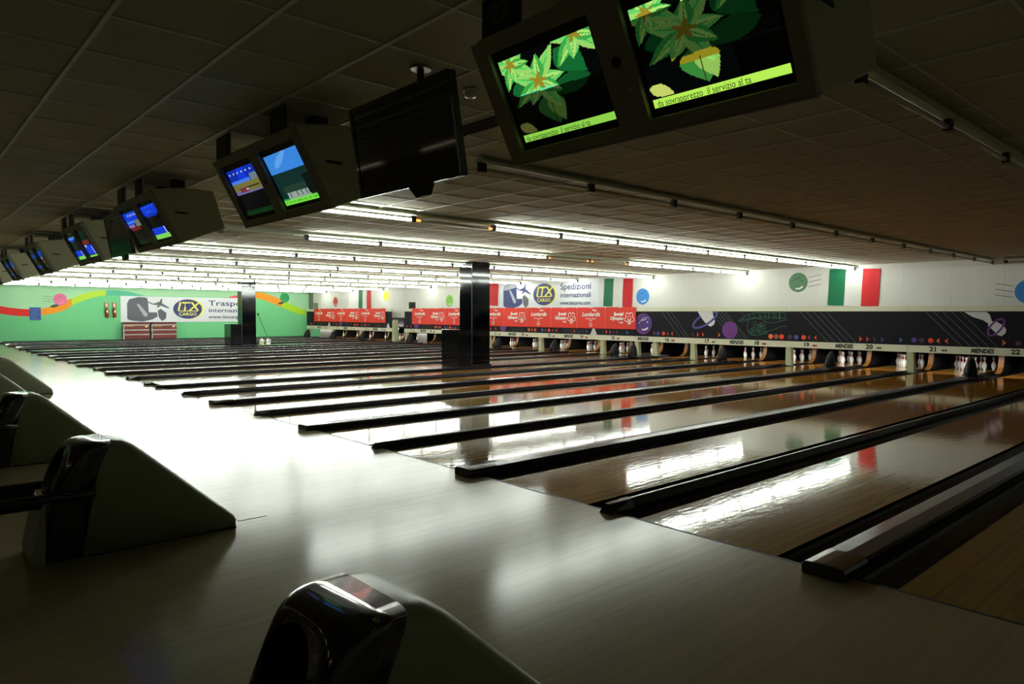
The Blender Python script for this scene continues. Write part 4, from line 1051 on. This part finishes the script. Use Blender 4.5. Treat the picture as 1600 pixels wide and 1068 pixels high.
def scr(kind):
    sh = {'2L': [(None, DK), (rect(0, 1, .46, 1), BL * .6), (rect(.35, .62, .76, 1), BL)] + marks(.90, 6, WH) + [(rect(0, .7, .70, .78), BLL)] + marks(.72, 9, WH, 0, .7, .03, .03) + [(rect(.72, 1, .70, .82), S3((110, 130, 140))), (rect(0, 1, .50, .70), TAN), (rect(.2, .9, .58, .60), S3((60, 56, 30))), (rect(0, .5, .50, .54), PU), (rect(.22, .52, .50, .60), S3((120, 50, 60))), (rect(.45, .52, .54, .58), WH), (rect(0, 1, .46, .485), S3((110, 110, 160))), (rect(0, 1, 0, .10), S3((10, 50, 20)))],
          '2R': [(None, TEAL), (rect(0, 1, .64, 1), S3((60, 140, 230))), (leaf(.2, .72, .6, .6, .08), S3((100, 170, 240))), (rect(.15, .85, .24, .36), S3((34, 62, 50))), (rect(.2, .82, .08, .22), S3((150, 170, 160)))] + marks(.12, 9, S3((60, 70, 60)), .22, .8, .1, .012) + [(rect(.8, 1, .14, .5), S3((6, 20, 18))), (rect(0, .2, .06, .14), S3((40, 150, 70))), (rect(0, 1, 0, .10), S3((120, 230, 70)))] + marks(.03, 14, S3((60, 150, 40)), .05, .95, .04, .03),
          '3L': [(None, DK), (rect(0, 1, .62, 1), BL)] + marks(.88, 5, WH, .3, 1) + [(rect(0, .6, .66, .74), BLL), (rect(.6, 1, .55, .74), S3((110, 120, 110))), (rect(0, .5, .55, .62), PU)] + marks(.57, 3, WH, .05, .6) + [(rect(.1, .8, .42, .53), RD), (rect(0, 1, 0, .1), S3((12, 30, 22)))],
          '3R': [(None, DK), (rect(0, .95, .74, 1), BL)] + marks(.92, 4, BLL) + marks(.8, 3, BLL, .3, .6) + [(rect(.1, .8, .68, .74), BL * .6), (rect(0, .85, .12, .34), BL), (rect(.78, .82, .12, .34), WH), (rect(0, 1, 0, .13), LIME)],
          '4L': [(None, DK), (rect(.1, .9, .84, .93), BLL), (rect(.3, .7, .74, .84), BL * .7), (rect(0, .9, .12, .36), BL), (rect(.72, .78, .14, .34), WH), (rect(0, 1, 0, .12), LIME)],
          '4R': [(None, DK), (rect(0, .8, .5, .68), RD), (rect(0, 1, .10, .46), BL), (rect(.1, .3, .4, .5), WH), (rect(.72, .78, .1, .4), WH), (rect(0, 1, 0, .06), LIME)],
          '5L': [(None, DK), (rect(.1, .8, .62, .86), BL * .3), (rect(.2, .7, .45, .55), RD * .4), (rect(.1, .8, .1, .22), BL * .5)],
          '5R': [(None, DK), (rect(.1, .8, .62, .9), BL * .5), (rect(.3, .6, .5, .6), WH * .4), (rect(.1, .8, .3, .45), RD * .4)]}[kind]
    return paint(40, 30, sh)
def quad_frame(w, h, hw, hh, th, cx, cy):
    """rounded rectangle frame round an opening"""
    return None
Q_ = (-1.82, 2.22)
def monitor(cx, kinds, lab, plates, dy=0.0):
    t = thing('score_monitor', (cx, -1.82 + dy, 2.22), lab, 'monitor', 'overhead score monitors')
    hw = .74
    prof_ = [(0, 0), (-.27, .50), (-.275, .525), (-.245, .535), (.07, .585), (.37, .585), (.49, .20)]
    core = [(.03, .01), (-.235, .51), (.07, .58), (.365, .58), (.485, .205)]
    obj('casing', MB().prism([(.028, .004), (-.238, .505), (-.24, .535), (.07, .585), (.37, .585), (.49, .20)], -hw, hw, 0), M_MONS, t, bevel=.02, seg=3)
    # front frame with two openings, in the plane of the sloping face
    F = Matrix.Rotation(TILT, 4, 'X')
    H = .568
    ox = [(-.655, -.065), (.085, .685)]
    y0_, y1_ = .055, .505
    fr = MB()
    fr.box(-hw, hw, 0, y0_, -.03, .0); fr.box(-hw, hw, y1_, H, -.03, .0)
    fr.box(-hw, ox[0][0], y0_, y1_, -.03, .0); fr.box(ox[0][1], ox[1][0], y0_, y1_, -.03, .0); fr.box(ox[1][1], hw, y0_, y1_, -.03, .0)
    obj('front_frame', fr, M_MON, t, F)
    obj('edge_strip', MB().box(-hw - .004, hw + .004, -.006, .006, -.034, .004), M_MON, t, F, bevel=.004)
    obj('speaker_hole', MB().lathe([(.022, 0), (.022, .002)], 16), M_BLKP, t, F @ T(.01, .30, 0))
    for s in (-1, 1): obj('side_slot', MB().box(s * (hw + .001) - .002, s * (hw + .001) + .002, -.02, .10, .31, .33), M_BLKP, t)
    for i, (a, b) in enumerate(ox):
        s = obj('screen', MB().box(a, b, y0_, y1_, -.05, -.026), M_SCRB, t, F)
        if kinds[i] is None: continue
        im = poinsettia(kinds[i]) if kinds[i] in 'LR' else scr(kinds[i])
        p = picture(s, T(a + .022, y0_ + .03, -.0245), b - a - .044, y1_ - y0_ - .075, im)
        if kinds[i] in 'LR':
            me = text_mesh('da sovrapprezzo  il servizio al ta', .036, mat('ticker_text', (8, 60, 14), .5, emis=((8, 50, 14), .6)), align='LEFT')
            link('ticker_lettering', me, s, T(a + .045, y0_ + .049, -.014) @ Matrix.Scale(.84, 4, (1, 0, 0)))
    for s in (-.28, .28):
        obj('hanger', MB().box(s - .06, s + .06, .08, .20, .57, ZC - 2.22 - .001), M_BLKP, t)
    for k, (px_, num) in enumerate(plates):
        pl = obj('number_plate', MB().box(px_ - .12, px_ + .12, -.235, -.222, .53, .70), M_BLKP, t)
        obj('plate_bracket', MB().box(px_ + .08, px_ + .11, -.222, -.20, .50, .72), M_STEEL, t)
        if num: letters(num, .13, mat('plate_digits', (104, 86, 44), .6), pl, F_back(px_, -.2355, .612), name='plate_number', bold=.004)
    return t
monitor(1.63, ('L', 'R'), 'nearest overhead monitor pair showing green plant pictures and a lime text band', [(-.58, '23'), (.4, '24')])
monitor(4.98, ('L', 'R'), 'overhead monitor pair beyond the right edge, green pictures', [(-.58, ''), (.4, '')])
monitor(-1.735, ('2L', '2R'), 'overhead monitor pair left of the near television, right screen showing sky blue', [(-.62, '21'), (.45, '22')])
monitor(-5.04, ('3L', '3R'), 'overhead monitor pair with royal blue screens right of the second black television', [(-.55, '19'), (.2, '20')])
monitor(-8.37, ('4L', '4R'), 'overhead monitor pair with two raised number plates, left of the second television', [(-.62, '17'), (-.10, '18')])
monitor(-12.08, ('5L', '5R'), 'overhead monitor pair with faint blue screens, fifth of the row', [(-.62, ''), (-.05, '')])
monitor(-15.80, ('5L', '5R'), 'overhead monitor pair with dim screens, sixth of the row', [(-.6, ''), (0, '')])
monitor(-19.15, (None, None), 'dark overhead monitor pair, seventh of the row at the left edge', [(-.6, '')])
monitor(-22.5, (None, None), 'dark overhead monitor pair, eighth of the row behind the seventh', [(-.6, '')])
# flat televisions between them
def tv(cx, cy, lab, far=False):
    t = thing('television', (cx, cy, 2.235), lab, 'television', 'black flat televisions hung between the monitors')
    F = Matrix.Rotation(math.atan2(.52, -.085), 4, 'X'); w, h = .515, .545
    obj('body', MB().box(-w, w, 0, h, -.055, -.006), M_BLKP, t, F, bevel=.006)
    fr = MB().box(-w, w, 0, .045, -.008, .004).box(-w, w, h - .028, h, -.008, .004).box(-w, -w + .028, .045, h - .028, -.008, .004).box(w - .028, w, .045, h - .028, -.008, .004)
    obj('bezel', fr, mat('bezel_piano_black', (14, 14, 20), .08, coat=.6), t, F)
    obj('glass', MB().box(-w + .028, w - .028, .045, h - .028, -.006, -.001), mat('television_glass', (5, 5, 8), .05, spec=.8), t, F)
    obj('bottom_bulge', MB().prism([(-.10, .0), (.10, .0), (.055, -.062), (-.035, -.068)], -.03, .02, 2), M_BLK, t, F @ T(.13, 0, -.01), bevel=.004)
    obj('bracket', MB().box(-.10, .10, .03, .09, .15, .45), M_BLKP, t)
    obj('pole', MB().tube([(0, .10, .3), (0, .10, ZC - 2.235 - .001)], .022, 12), M_STEEL if False else M_BLKP, t)
    obj('ceiling_plate', MB().lathe([(.06, -.012), (.06, 0)], 20, (0, .10, ZC - 2.235)), M_STEEL, t)
tv(-.045, -1.82, 'large black television with reflections on its screen, hung between the two nearest monitor pairs')
tv(-6.71, -1.80, 'second black television, seen from its edge between monitor pairs at the left')
